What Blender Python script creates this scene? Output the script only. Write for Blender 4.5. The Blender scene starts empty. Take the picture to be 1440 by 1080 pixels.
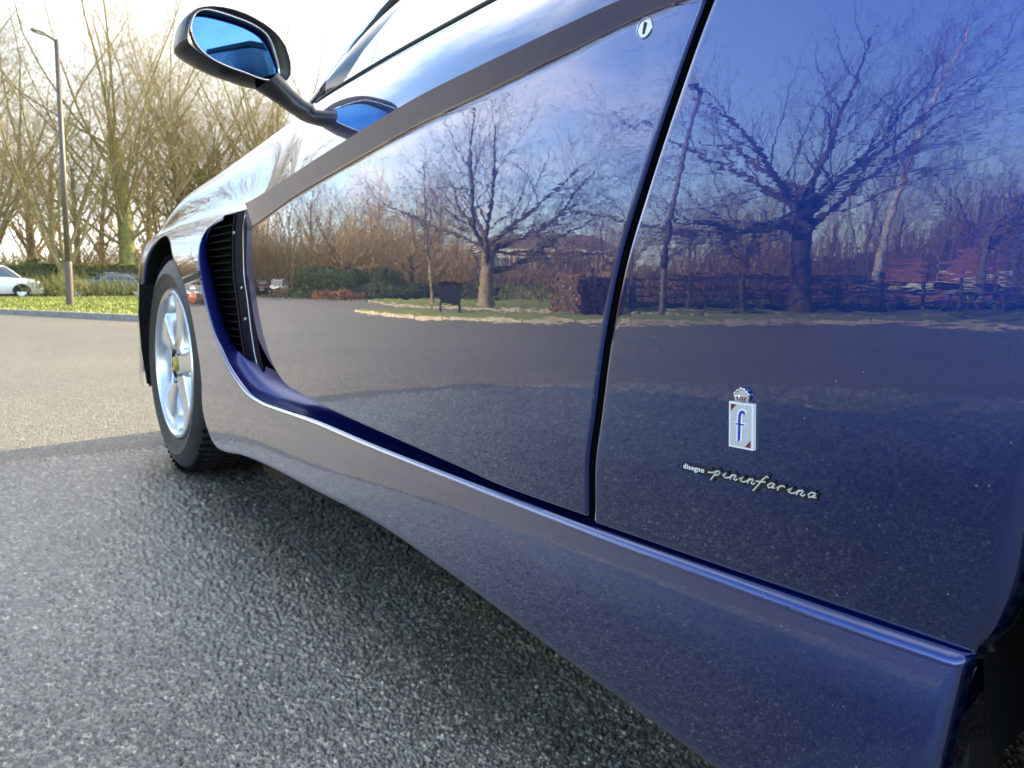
import bpy, bmesh, math, random
import numpy as np
from mathutils import Vector, Matrix
from math import sin, cos, pi, radians, sqrt, atan2, tan

sc = bpy.context.scene
# ------------------------------------------------------------------ camera
cam_d = bpy.data.cameras.new('camera'); cam = bpy.data.objects.new('camera', cam_d)
sc.collection.objects.link(cam); sc.camera = cam
cam_d.sensor_width = 36; cam_d.lens = 26.0; cam_d.clip_start = 0.02; cam_d.clip_end = 3000
cam_d.shift_y = -47/1440
cam.location = (0, 0, .57)
cam.rotation_euler = (radians(90-5), 0, radians(-37.5))
cam_d.dof.use_dof = True; cam_d.dof.focus_distance = 0.75; cam_d.dof.aperture_fstop = 16
# ------------------------------------------------------------------ world
SUN_AZ, SUN_EL = radians(80), radians(22)        # azimuth clockwise from +Y
w = bpy.data.worlds.new("World"); sc.world = w; w.use_nodes = True
nt = w.node_tree; N = nt.nodes; Lk = nt.links
for n in list(N): N.remove(n)
def nd(tree, t, **k):
    n = tree.nodes.new(t)
    for a, b in k.items():
        if a == 'inp':
            for kk, vv in b.items(): n.inputs[kk].default_value = vv
        else: setattr(n, a, b)
    return n
sky = nd(nt, 'ShaderNodeTexSky', sky_type='NISHITA', sun_disc=False, sun_elevation=SUN_EL, sun_rotation=SUN_AZ,
         altitude=50, air_density=1.0, dust_density=.5, ozone_density=1.6)
tc = nd(nt, 'ShaderNodeTexCoord')
sep = nd(nt, 'ShaderNodeSeparateXYZ'); Lk.new(tc.outputs['Generated'], sep.inputs[0])
zc_ = nd(nt, 'ShaderNodeMath', operation='MAXIMUM', inp={1: 0.0}); Lk.new(sep.outputs['Z'], zc_.inputs[0])
za = nd(nt, 'ShaderNodeMath', operation='ADD', inp={1: 0.18}); Lk.new(zc_.outputs[0], za.inputs[0])
dx = nd(nt, 'ShaderNodeMath', operation='DIVIDE'); Lk.new(sep.outputs['X'], dx.inputs[0]); Lk.new(za.outputs[0], dx.inputs[1])
dy = nd(nt, 'ShaderNodeMath', operation='DIVIDE'); Lk.new(sep.outputs['Y'], dy.inputs[0]); Lk.new(za.outputs[0], dy.inputs[1])
cb = nd(nt, 'ShaderNodeCombineXYZ', inp={'Z': 3.7}); Lk.new(dx.outputs[0], cb.inputs[0]); Lk.new(dy.outputs[0], cb.inputs[1])
cn = nd(nt, 'ShaderNodeTexNoise', inp={'Scale': .55, 'Detail': 9, 'Roughness': .58, 'Distortion': .35}); Lk.new(cb.outputs[0], cn.inputs['Vector'])
# cloud cover is heavier towards the sun side of the sky, as in the photograph
cov = nd(nt, 'ShaderNodeVectorMath', operation='DOT_PRODUCT'); Lk.new(tc.outputs['Generated'], cov.inputs[0]); cov.inputs[1].default_value = (.80, .35, .25)
cva = nd(nt, 'ShaderNodeMath', operation='MULTIPLY_ADD', inp={1: .25, 2: 0.0}); Lk.new(cov.outputs['Value'], cva.inputs[0])
cadd = nd(nt, 'ShaderNodeMath', operation='ADD'); Lk.new(cn.outputs['Fac'], cadd.inputs[0]); Lk.new(cva.outputs[0], cadd.inputs[1])
cr = nd(nt, 'ShaderNodeMapRange', interpolation_type='SMOOTHSTEP', inp={'From Min': .42, 'From Max': .66, 'To Max': .92}); Lk.new(cadd.outputs[0], cr.inputs['Value'])
# clouds are lit brighter near the sun
cl = nd(nt, 'ShaderNodeMapRange', inp={'From Min': -1, 'From Max': 1, 'To Min': 4.4, 'To Max': 4.8})
sd = nd(nt, 'ShaderNodeVectorMath', operation='DOT_PRODUCT'); Lk.new(tc.outputs['Generated'], sd.inputs[0])
sd.inputs[1].default_value = (sin(SUN_AZ)*cos(SUN_EL), cos(SUN_AZ)*cos(SUN_EL), sin(SUN_EL))
Lk.new(sd.outputs['Value'], cl.inputs['Value'])
cc = nd(nt, 'ShaderNodeVectorMath', operation='SCALE'); cc.inputs[0].default_value = (1.0, .985, .96); Lk.new(cl.outputs[0], cc.inputs['Scale'])
mx = nd(nt, 'ShaderNodeMix', data_type='RGBA'); Lk.new(cr.outputs[0], mx.inputs['Factor']); Lk.new(sky.outputs[0], mx.inputs['A']); Lk.new(cc.outputs[0], mx.inputs['B'])
bg = nd(nt, 'ShaderNodeBackground', inp={'Strength': .15}); Lk.new(mx.outputs['Result'], bg.inputs[0])
wo = nd(nt, 'ShaderNodeOutputWorld'); Lk.new(bg.outputs[0], wo.inputs[0])
sl = bpy.data.lights.new('sun', 'SUN'); sl.energy = 4.3; sl.angle = radians(.5); sl.color = (1.0, .82, .49)
so = bpy.data.objects.new('sun', sl); sc.collection.objects.link(so)
dvec = Vector((sin(SUN_AZ)*cos(SUN_EL), cos(SUN_AZ)*cos(SUN_EL), sin(SUN_EL)))
so.rotation_euler = dvec.to_track_quat('Z', 'Y').to_euler(); so.location = dvec*50
sc.view_settings.view_transform = 'Standard'; sc.view_settings.look = 'None'
sc.view_settings.gamma = 1; sc.view_settings.use_curve_mapping = False
sc.view_settings.exposure = 2.1
sc.cycles.max_bounces = 8; sc.cycles.glossy_bounces = 5; sc.cycles.transparent_max_bounces = 12
rnd = random.Random(7)

# ------------------------------------------------------------------ materials
def mat(name, col=(.5, .5, .5), rough=.5, metal=0.0, **k):
    m = bpy.data.materials.new(name); m.use_nodes = True
    b = m.node_tree.nodes['Principled BSDF']
    b.inputs['Base Color'].default_value = (*col, 1); b.inputs['Roughness'].default_value = rough; b.inputs['Metallic'].default_value = metal
    for a, v in k.items(): b.inputs[a.replace('_', ' ')].default_value = v
    return m
def noise_col(m, c1, c2, scale, detail=4, lo=.35, hi=.65, bump=0.0, bdist=.01, coord='Object', rough_var=None, stretch=None):
    t = m.node_tree; b = t.nodes['Principled BSDF']
    co = nd(t, 'ShaderNodeTexCoord'); src = co.outputs[coord]
    if stretch:
        mp = nd(t, 'ShaderNodeMapping'); mp.inputs['Scale'].default_value = stretch; t.links.new(src, mp.inputs[0]); src = mp.outputs[0]
    n = nd(t, 'ShaderNodeTexNoise', inp={'Scale': scale, 'Detail': detail, 'Roughness': .6}); t.links.new(src, n.inputs['Vector'])
    mr = nd(t, 'ShaderNodeMapRange', inp={'From Min': lo, 'From Max': hi}); t.links.new(n.outputs['Fac'], mr.inputs['Value'])
    mi = nd(t, 'ShaderNodeMix', data_type='RGBA'); mi.inputs['A'].default_value = (*c1, 1); mi.inputs['B'].default_value = (*c2, 1)
    t.links.new(mr.outputs[0], mi.inputs['Factor']); t.links.new(mi.outputs['Result'], b.inputs['Base Color'])
    if bump:
        bp = nd(t, 'ShaderNodeBump', inp={'Strength': bump, 'Distance': bdist}); t.links.new(n.outputs['Fac'], bp.inputs['Height']); t.links.new(bp.outputs[0], b.inputs['Normal'])
    return m
M = {}
def paint_material():
    m = bpy.data.materials.new('navy_metallic_paint'); m.use_nodes = True; t = m.node_tree; L = t.links.new
    for n in list(t.nodes): t.nodes.remove(n)
    out = nd(t, 'ShaderNodeOutputMaterial'); co = nd(t, 'ShaderNodeTexCoord'); g = nd(t, 'ShaderNodeNewGeometry')
    b = nd(t, 'ShaderNodeBsdfPrincipled', inp={'Base Color': (.0003, .0190, .150, 1), 'Roughness': .26, 'Metallic': .94})
    # flakes: tiny tilted facets under the lacquer
    v = nd(t, 'ShaderNodeTexVoronoi', feature='F1', inp={'Scale': 1100}); L(co.outputs['Object'], v.inputs['Vector'])
    sub = nd(t, 'ShaderNodeVectorMath', operation='SUBTRACT'); L(v.outputs['Color'], sub.inputs[0]); sub.inputs[1].default_value = (.5, .5, .5)
    scl = nd(t, 'ShaderNodeVectorMath', operation='SCALE', inp={'Scale': .09}); L(sub.outputs[0], scl.inputs[0])
    ad = nd(t, 'ShaderNodeVectorMath', operation='ADD'); L(g.outputs['Normal'], ad.inputs[0]); L(scl.outputs[0], ad.inputs[1])
    nm = nd(t, 'ShaderNodeVectorMath', operation='NORMALIZE'); L(ad.outputs[0], nm.inputs[0]); L(nm.outputs[0], b.inputs['Normal'])
    # orange peel and slow ripple of the lacquer, drawn out along the car
    mp = nd(t, 'ShaderNodeMapping'); mp.inputs['Scale'].default_value = (1, .30, 1); L(co.outputs['Object'], mp.inputs[0])
    n1 = nd(t, 'ShaderNodeTexNoise', inp={'Scale': 120, 'Detail': 2, 'Roughness': .5}); L(mp.outputs[0], n1.inputs['Vector'])
    n2 = nd(t, 'ShaderNodeTexNoise', inp={'Scale': 22, 'Detail': 1.5, 'Roughness': .5}); L(mp.outputs[0], n2.inputs['Vector'])
    b1 = nd(t, 'ShaderNodeBump', inp={'Strength': 1.0, 'Distance': .000032}); L(n1.outputs['Fac'], b1.inputs['Height'])
    b2 = nd(t, 'ShaderNodeBump', inp={'Strength': 1.0, 'Distance': .00010}); L(n2.outputs['Fac'], b2.inputs['Height']); L(b1.outputs[0], b2.inputs['Normal'])
    # lacquer: mirror layer growing towards grazing angles
    gl = nd(t, 'ShaderNodeBsdfGlossy', inp={'Roughness': 0.0}); L(b2.outputs[0], gl.inputs['Normal'])
    lw = nd(t, 'ShaderNodeLayerWeight', inp={'Blend': .5}); L(b2.outputs[0], lw.inputs['Normal'])     # facing = 1-cos at blend .5
    pw = nd(t, 'ShaderNodeMath', operation='POWER', inp={1: 1.6}); L(lw.outputs['Facing'], pw.inputs[0])
    fa_ = nd(t, 'ShaderNodeMath', operation='MULTIPLY_ADD', inp={1: .91, 2: .066}); L(pw.outputs[0], fa_.inputs[0])
    mixs = nd(t, 'ShaderNodeMixShader'); L(fa_.outputs[0], mixs.inputs[0]); L(b.outputs[0], mixs.inputs[1]); L(gl.outputs[0], mixs.inputs[2])
    # scattered dust specks, denser low down on the sill
    d = nd(t, 'ShaderNodeTexVoronoi', feature='F1', inp={'Scale': 210}); L(co.outputs['Object'], d.inputs['Vector']); sp = nd(t, 'ShaderNodeSeparateColor'); L(d.outputs['Color'], sp.inputs[0])
    sx = nd(t, 'ShaderNodeSeparateXYZ'); L(co.outputs['Object'], sx.inputs[0]); hz_ = nd(t, 'ShaderNodeMapRange', inp={'From Min': .15, 'From Max': .62, 'To Min': .93, 'To Max': .998}); L(sx.outputs['Z'], hz_.inputs['Value'])
    gt = nd(t, 'ShaderNodeMath', operation='GREATER_THAN'); L(sp.outputs[0], gt.inputs[0]); L(hz_.outputs[0], gt.inputs[1])
    ds = nd(t, 'ShaderNodeMath', operation='LESS_THAN', inp={1: .14}); L(d.outputs['Distance'], ds.inputs[0]); an = nd(t, 'ShaderNodeMath', operation='MULTIPLY'); L(gt.outputs[0], an.inputs[0]); L(ds.outputs[0], an.inputs[1])
    an2 = nd(t, 'ShaderNodeMath', operation='MULTIPLY', inp={1: .45}); L(an.outputs[0], an2.inputs[0]); df = nd(t, 'ShaderNodeBsdfDiffuse'); df.inputs[0].default_value = (.38, .37, .36, 1)
    m2 = nd(t, 'ShaderNodeMixShader'); L(an2.outputs[0], m2.inputs[0]); L(mixs.outputs[0], m2.inputs[1]); L(df.outputs[0], m2.inputs[2]); L(m2.outputs[0], out.inputs[0])
    return m
M['paint'] = paint_material()
M['inner_paint'] = mat('deep_blue_inner_paint', (.002, .010, .13), .32, .55, Coat_Weight=.35, Coat_Roughness=.08)
M['black'] = mat('black_rubber', (.008, .008, .009), .55)
M['void'] = mat('black_underside', (.006, .006, .006), .9, Specular_IOR_Level=.1)
M['mirror_case'] = mat('black_satin_plastic', (.012, .011, .012), .28, Specular_IOR_Level=.6)
M['grille'] = mat('black_grille_plastic', (.006, .006, .008), .45, Specular_IOR_Level=.25)
M['letter_metal'] = mat('bright_brushed_metal', (.85, .85, .83), .38, .7)
M['louvre'] = mat('matt_black_louvre', (.004, .004, .005), .8, Specular_IOR_Level=.1)
M['chrome'] = mat('chrome', (.75, .77, .8), .08, 1.0)
M['steel'] = mat('satin_steel', (.55, .56, .58), .3, 1.0)
M['alloy'] = noise_col(mat('silver_alloy', (.62, .64, .67), .24, .85, Coat_Weight=.6, Coat_Roughness=.05), (.62, .64, .67), (.70, .72, .75), 30)
M['tyre'] = noise_col(mat('tyre_rubber', (.02, .02, .02), .5), (.010, .010, .010), (.022, .021, .020), 40, bump=.3, bdist=.001)
M['blue_glass'] = mat('blue_mirror_glass', (.08, .25, .58), .01, 1.0)
M['orange'] = mat('orange_lens', (.9, .14, .015), .12, Coat_Weight=.5)
M['enamel_white'] = mat('white_enamel', (.80, .80, .78), .25, Coat_Weight=.5)
M['enamel_grey'] = mat('pale_grey_enamel', (.50, .49, .48), .3, Coat_Weight=.5)
M['enamel_red'] = mat('maroon_enamel', (.20, .02, .02), .25, Coat_Weight=.5)
M['enamel_blue'] = mat('royal_blue_enamel', (.02, .03, .38), .25, Coat_Weight=.5)
M['yellow'] = mat('yellow_enamel', (.42, .31, .04), .3, Coat_Weight=.5)
M['badge_dark'] = mat('dark_badge_metal', (.06, .06, .065), .25, .8)
M['disc'] = mat('brake_steel', (.30, .30, .31), .35, 1.0)
M['leather'] = mat('tan_leather', (.35, .24, .15), .55)
def glass_material(name, tint, refl_ior=1.5):
    m = bpy.data.materials.new(name); m.use_nodes = True; t = m.node_tree
    for n in list(t.nodes): t.nodes.remove(n)
    o = nd(t, 'ShaderNodeOutputMaterial'); mixs = nd(t, 'ShaderNodeMixShader'); tr = nd(t, 'ShaderNodeBsdfTransparent'); tr.inputs[0].default_value = (*tint, 1)
    gl = nd(t, 'ShaderNodeBsdfGlossy', inp={'Roughness': .0}); fr = nd(t, 'ShaderNodeFresnel'); g_ = nd(t, 'ShaderNodeNewGeometry'); mi_ = nd(t, 'ShaderNodeMapRange', inp={'To Min': refl_ior, 'To Max': 1/refl_ior}); t.links.new(g_.outputs['Backfacing'], mi_.inputs['Value']); t.links.new(mi_.outputs[0], fr.inputs['IOR'])
    t.links.new(fr.outputs[0], mixs.inputs[0]); t.links.new(tr.outputs[0], mixs.inputs[1]); t.links.new(gl.outputs[0], mixs.inputs[2]); t.links.new(mixs.outputs[0], o.inputs[0])
    return m
M['glass'] = glass_material('car_window_glass', (.78, .90, .86), 1.8)
M['dark_glass'] = mat('dark_window_glass', (.02, .03, .035), .06, Coat_Weight=1.0, Coat_IOR=2.2, Coat_Roughness=.02)

# ------------------------------------------------------------------ helpers
def mesh_obj(name, verts, faces, m=None, parent=None, smooth=True, normals=None, loc=None):
    me = bpy.data.meshes.new(name)
    me.from_pydata([tuple(map(float, v)) for v in verts], [], [tuple(int(i) for i in f) for f in faces])
    if m: me.materials.append(m)
    if smooth: me.polygons.foreach_set('use_smooth', [True]*len(me.polygons))
    me.update()
    if normals is not None: me.normals_split_custom_set_from_vertices([tuple(map(float, n)) for n in normals])
    o = bpy.data.objects.new(name, me); sc.collection.objects.link(o)
    if loc is not None: o.location = loc
    if parent is not None: o.parent = parent
    return o
def np_obj(name, V, F, m=None, parent=None, smooth=False):      # fast path: F is an (n,k) integer array
    me = bpy.data.meshes.new(name); V = np.asarray(V, dtype=np.float32); F = np.asarray(F, dtype=np.int32); n, k = F.shape
    me.vertices.add(len(V)); me.vertices.foreach_set('co', V.ravel()); me.loops.add(n*k); me.loops.foreach_set('vertex_index', F.ravel())
    me.polygons.add(n); me.polygons.foreach_set('loop_start', np.arange(0, n*k, k, dtype=np.int32)); me.polygons.foreach_set('loop_total', np.full(n, k, dtype=np.int32))
    if smooth: me.polygons.foreach_set('use_smooth', np.ones(n, dtype=bool))
    me.update(calc_edges=True)
    if m: me.materials.append(m)
    o = bpy.data.objects.new(name, me); sc.collection.objects.link(o)
    if parent is not None: o.parent = parent
    return o
def empty(name, label, cat, loc=(0, 0, 0), rz=0, group=None):
    o = bpy.data.objects.new(name, None); sc.collection.objects.link(o); o.location = loc; o.rotation_euler = (0, 0, rz)
    o.empty_display_size = .1; tag(o, label, cat, group); return o
def tag(o, label=None, cat=None, group=None, kind=None):
    if label: o['label'] = label
    if cat: o['category'] = cat
    if group: o['group'] = group
    if kind: o['kind'] = kind
    return o
def cub(xs, ys):
    """monotone cubic interpolation (no overshoot)"""
    xs = np.array(xs, float); ys = np.array(ys, float)
    h = np.diff(xs); d = np.diff(ys)/h; m = np.zeros(len(xs)); m[0] = d[0]; m[-1] = d[-1]
    for i in range(1, len(xs)-1):
        if d[i-1]*d[i] > 0:
            w1 = 2*h[i]+h[i-1]; w2 = h[i]+2*h[i-1]; m[i] = (w1+w2)/(w1/d[i-1]+w2/d[i])
    def f(x):
        x = np.clip(np.asarray(x, float), xs[0], xs[-1]); i = np.clip(np.searchsorted(xs, x)-1, 0, len(xs)-2)
        t = (x-xs[i])/h[i]; t2 = t*t; t3 = t2*t
        return (2*t3-3*t2+1)*ys[i]+(t3-2*t2+t)*h[i]*m[i]+(-2*t3+3*t2)*ys[i+1]+(t3-t2)*h[i]*m[i+1]
    return f
def cub2(pts):
    p = np.array(pts, float); k = np.arange(len(p))
    fs = [cub(k, p[:, j]) for j in range(p.shape[1])]
    # Catmull-Rom is smoother than monotone for curves in a plane
    def f(u):
        s = np.clip(np.asarray(u, float), 0, 1)*(len(p)-1); i = np.clip(s.astype(int), 0, len(p)-2); t = (s-i)[..., None]
        p0 = p[np.maximum(i-1, 0)]; p1 = p[i]; p2 = p[i+1]; p3 = p[np.minimum(i+2, len(p)-1)]
        return .5*((2*p1)+(-p0+p2)*t+(2*p0-5*p1+4*p2-p3)*t*t+(-p0+3*p1-3*p2+p3)*t**3)
    return f
def smooth01(t):
    t = np.clip(t, 0, 1); return t*t*(3-2*t)
def grid_normals(P):
    du = np.gradient(P, axis=0); dv = np.gradient(P, axis=1); n = np.cross(du, dv)
    l = np.linalg.norm(n, axis=-1, keepdims=True); return n/np.maximum(l, 1e-12)
def grid_mesh(name, P, m, parent, flip=False, normals=None, smooth=True, ref=None):
    """P (nu,nv,3). ref: a direction the normals should face."""
    nu, nv = P.shape[:2]; idx = np.arange(nu*nv).reshape(nu, nv)
    F = np.stack([idx[:-1, :-1], idx[1:, :-1], idx[1:, 1:], idx[:-1, 1:]], -1).reshape(-1, 4)
    n = grid_normals(P) if normals is None else normals
    gn = grid_normals(P)
    if ref is not None and (gn*np.array(ref)).sum() < 0: flip = True
    if flip: F = F[:, ::-1]
    if ref is not None and (n*np.array(ref)).sum() < 0: n = -n
    elif ref is None and flip: n = -n
    o = np_obj(name, P.reshape(-1, 3), F, m, parent, smooth)
    if smooth: o.data.normals_split_custom_set_from_vertices(n.reshape(-1, 3).tolist())
    return o
class MB:
    """collects simple shapes into one mesh"""
    def __init__(s): s.v = []; s.f = []
    def add(s, vs, fs):
        b = len(s.v); s.v += [tuple(v) for v in vs]; s.f += [tuple(i+b for i in f) for f in fs]
    def box(s, c, size, rz=0, rx=0, ry=0):
        R_ = Matrix.Rotation(rz, 3, 'Z') @ Matrix.Rotation(ry, 3, 'Y') @ Matrix.Rotation(rx, 3, 'X'); c = Vector(c)
        vs = [c+R_ @ Vector((sx*size[0]/2, sy*size[1]/2, sz*size[2]/2)) for sx in (-1, 1) for sy in (-1, 1) for sz in (-1, 1)]
        s.add(vs, [(0, 1, 3, 2), (4, 6, 7, 5), (0, 4, 5, 1), (2, 3, 7, 6), (0, 2, 6, 4), (1, 5, 7, 3)])
    def tube(s, pts, rs, sides=8, cap=True):
        pts = [Vector(p) for p in pts]; n = len(pts)
        if not hasattr(rs, '__len__'): rs = [rs]*n
        b = len(s.v); up = None
        for i, p in enumerate(pts):
            d = (pts[min(i+1, n-1)]-pts[max(i-1, 0)]).normalized()
            if up is None: up = Vector((0, 0, 1)) if abs(d.z) < .9 else Vector((1, 0, 0))
            a = d.cross(up).normalized(); up2 = a.cross(d).normalized(); up = up2
            for k in range(sides):
                t = 2*pi*k/sides; s.v.append(tuple(p+(a*cos(t)+up2*sin(t))*rs[i]))
        for i in range(n-1):
            for k in range(sides):
                s.f.append((b+i*sides+k, b+i*sides+(k+1) % sides, b+(i+1)*sides+(k+1) % sides, b+(i+1)*sides+k))
        if cap:
            s.f.append(tuple(b+k for k in range(sides))[::-1]); s.f.append(tuple(b+(n-1)*sides+k for k in range(sides)))
    def prism(s, outline, fn, d0, d1):
        """outline: 2D points; fn(a,b,depth)->xyz"""
        n = len(outline); vs = [fn(a, b, d0) for a, b in outline]+[fn(a, b, d1) for a, b in outline]
        s.add(vs, [tuple(range(n)), tuple(range(2*n-1, n-1, -1))]+[(i, i+n, (i+1) % n+n, (i+1) % n) for i in range(n)])
    def build(s, name, m, parent=None, smooth=False, bevel=0, loc=None):
        o = mesh_obj(name, s.v, s.f, m, parent, smooth, loc=loc)
        bm = bmesh.new(); bm.from_mesh(o.data); bmesh.ops.recalc_face_normals(bm, faces=bm.faces)
        if bevel: bmesh.ops.bevel(bm, geom=[e for e in bm.edges], offset=bevel, segments=2, affect='EDGES')
        bm.to_mesh(o.data); bm.free()
        return o
def lathe(name, prof, m, parent, axis='X', seg=64, close=False, loc=(0, 0, 0)):
    """prof: (radius, along)"""
    P = np.zeros((seg+1, len(prof), 3)); a = np.linspace(0, 2*pi, seg+1)
    pr = np.array(prof)
    P[..., 0] = pr[None, :, 1]; P[..., 1] = np.cos(a)[:, None]*pr[None, :, 0]; P[..., 2] = np.sin(a)[:, None]*pr[None, :, 0]
    nu, nv = P.shape[:2]; idx = np.arange(seg*nv).reshape(seg, nv); nx = np.roll(idx, -1, axis=0)
    F = np.stack([idx[:, :-1], nx[:, :-1], nx[:, 1:], idx[:, 1:]], -1).reshape(-1, 4)
    o = np_obj(name, P[:-1].reshape(-1, 3), F, m, parent, True); o.location = loc
    bm = bmesh.new(); bm.from_mesh(o.data); bmesh.ops.recalc_face_normals(bm, faces=bm.faces)
    for e in bm.edges:
        if len(e.link_faces) == 2 and e.calc_face_angle(0) > radians(38): e.smooth = False
    bm.to_mesh(o.data); bm.free()
    return o
# ================================================================== SETTING
def asphalt_material():
    m = mat('asphalt_with_light_chippings', (.1, .1, .1), .62); t = m.node_tree; b = t.nodes['Principled BSDF']; L = t.links.new
    co = nd(t, 'ShaderNodeTexCoord'); obj = co.outputs['Object']
    v = nd(t, 'ShaderNodeTexVoronoi', feature='F1', inp={'Scale': 190, 'Randomness': 1.0}); L(obj, v.inputs['Vector'])
    v2 = nd(t, 'ShaderNodeTexVoronoi', feature='F1', inp={'Scale': 330}); L(obj, v2.inputs['Vector'])
    ns = nd(t, 'ShaderNodeTexNoise', inp={'Scale': .45, 'Detail': 9, 'Roughness': .68}); L(obj, ns.inputs['Vector'])
    nf = nd(t, 'ShaderNodeTexNoise', inp={'Scale': 60, 'Detail': 5, 'Roughness': .7}); L(obj, nf.inputs['Vector'])
    sp = nd(t, 'ShaderNodeSeparateColor'); L(v.outputs['Color'], sp.inputs[0])
    r = nd(t, 'ShaderNodeValToRGB'); e = r.color_ramp; L(sp.outputs[0], r.inputs[0])
    e.elements[0].position = 0; e.elements[0].color = (.07, .064, .052, 1); e.elements[1].position = 1; e.elements[1].color = (.50, .45, .38, 1)
    for p, c in ((.45, (.125, .112, .086)), (.75, (.185, .163, .124)), (.92, (.30, .25, .175))):
        x = e.elements.new(p); x.color = (*c, 1)
    # colour darkens towards the gaps between the chips
    dk = nd(t, 'ShaderNodeMapRange', inp={'From Min': .35, 'From Max': .75, 'To Min': 1.0, 'To Max': .35}); L(v.outputs['Distance'], dk.inputs['Value'])
    m1 = nd(t, 'ShaderNodeVectorMath', operation='SCALE'); L(r.outputs[0], m1.inputs[0]); L(dk.outputs[0], m1.inputs['Scale'])
    pt = nd(t, 'ShaderNodeMapRange', inp={'From Min': .3, 'From Max': .7, 'To Min': .74, 'To Max': 1.26}); L(ns.outputs['Fac'], pt.inputs['Value'])
    m2 = nd(t, 'ShaderNodeVectorMath', operation='SCALE'); L(m1.outputs[0], m2.inputs[0]); L(pt.outputs[0], m2.inputs['Scale'])
    L(m2.outputs[0], b.inputs['Base Color'])
    h1 = nd(t, 'ShaderNodeMath', operation='MULTIPLY_ADD', inp={1: -.9}); L(v.outputs['Distance'], h1.inputs[0])
    hh = nd(t, 'ShaderNodeMath', operation='MULTIPLY', inp={1: .5}); L(sp.outputs[1], hh.inputs[0]); L(hh.outputs[0], h1.inputs[2])
    h2 = nd(t, 'ShaderNodeMath', operation='MULTIPLY_ADD', inp={1: -.35}); L(v2.outputs['Distance'], h2.inputs[0]); L(h1.outputs[0], h2.inputs[2])
    h3 = nd(t, 'ShaderNodeMath', operation='MULTIPLY_ADD', inp={1: .6}); L(nf.outputs['Fac'], h3.inputs[0]); L(h2.outputs[0], h3.inputs[2])
    bp = nd(t, 'ShaderNodeBump', inp={'Strength': .9, 'Distance': .004}); L(h3.outputs[0], bp.inputs['Height']); L(bp.outputs[0], b.inputs['Normal'])
    rr = nd(t, 'ShaderNodeMapRange', inp={'To Min': .30, 'To Max': .55}); L(sp.outputs[2], rr.inputs['Value']); L(rr.outputs[0], b.inputs['Roughness'])
    b.inputs['Specular IOR Level'].default_value = .9
    return m
M['asphalt'] = asphalt_material()
M['soil'] = noise_col(mat('leaf_litter', (.1, .07, .05), .9), (.10, .075, .045), (.21, .15, .09), 6, 8, bump=.6, bdist=.03)
M['grass'] = noise_col(mat('lawn_grass', (.08, .12, .03), .8), (.10, .135, .018), (.24, .26, .045), 2.2, 10, .3, .7, bump=1.0, bdist=.05)
M['concrete'] = noise_col(mat('kerb_concrete', (.3, .29, .27), .8), (.20, .19, .17), (.34, .33, .30), 14, 6, bump=.3, bdist=.004)
M['pale_kerb'] = noise_col(mat('pale_gritty_edge', (.45, .42, .36), .85), (.28, .26, .22), (.44, .41, .36), 9, 6)
M['hedge'] = noise_col(mat('hedge_leaf', (.05, .08, .02), .6), (.055, .085, .018), (.16, .19, .04), 3, 5)
M['beech'] = noise_col(mat('dead_beech_leaf', (.2, .1, .05), .8), (.20, .11, .06), (.34, .20, .11), 4, 5)
M['dogwood'] = noise_col(mat('red_brown_shrub', (.2, .1, .05), .8), (.20, .09, .05), (.32, .17, .09), 4, 5)
def sheet(name, pts, z, m, kind='structure', sub=0):
    v = [(x, y, z) for x, y in pts]; o = mesh_obj(name, v, [tuple(range(len(v)))], m, None, False)
    bm = bmesh.new(); bm.from_mesh(o.data); bmesh.ops.recalc_face_normals(bm, faces=bm.faces)
    if bm.faces[0].normal.z < 0: bmesh.ops.reverse_faces(bm, faces=bm.faces)
    bm.to_mesh(o.data); bm.free(); tag(o, kind=kind); return o
sheet('ground', [(-900, -900), (900, -900), (900, 900), (-900, 900)], -.03, M['soil'])
sheet('asphalt', [(-45, -25), (40, -25), (40, 70), (-45, 70)], 0.0, M['asphalt'])
def kerb(path, wdt, h, m, n0='kerb'):
    """a run of kerb stones along the path, 0.9 m each with small joints"""
    pts = [Vector((x, y, 0)) for x, y in path]; root = empty(n0, None, None); root['kind'] = 'structure'; me_cache = None
    for a, b in zip(pts[:-1], pts[1:]):
        L = (b-a).length; n = max(1, round(L/.92)); d = (b-a)/n; ang = atan2(d.y, d.x)
        for i in range(n):
            c = a+d*(i+.5)
            mb = MB(); mb.box((0, 0, 0), (d.length-.005, wdt, h+.1)); o = mb.build('kerb_stone', m, root, bevel=.012)
            o.location = (c.x+rnd.uniform(-.006, .006), c.y, h/2-.05+rnd.uniform(-.004, .004)); o.rotation_euler = (0, 0, ang+rnd.uniform(-.006, .006))
    return root
# lawn ahead of the car (seen directly)
LAWN = [(12.5, 8.4), (9.4, 9.05), (6.2, 10.2), (2.6, 13.0), (.9, 18.6), (-.8, 24.5), (-2.6, 34)]
sheet('lawn', LAWN+[(-2.9, 39.0), (30, 41.0), (42, 20), (24, 7.5)], .085, M['grass'])
kerb(LAWN, .13, .10, M['concrete'])
sheet('woodland_floor', [(-6, 43), (60, 48), (120, 140), (-30, 140)], .03, M['soil'])
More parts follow.
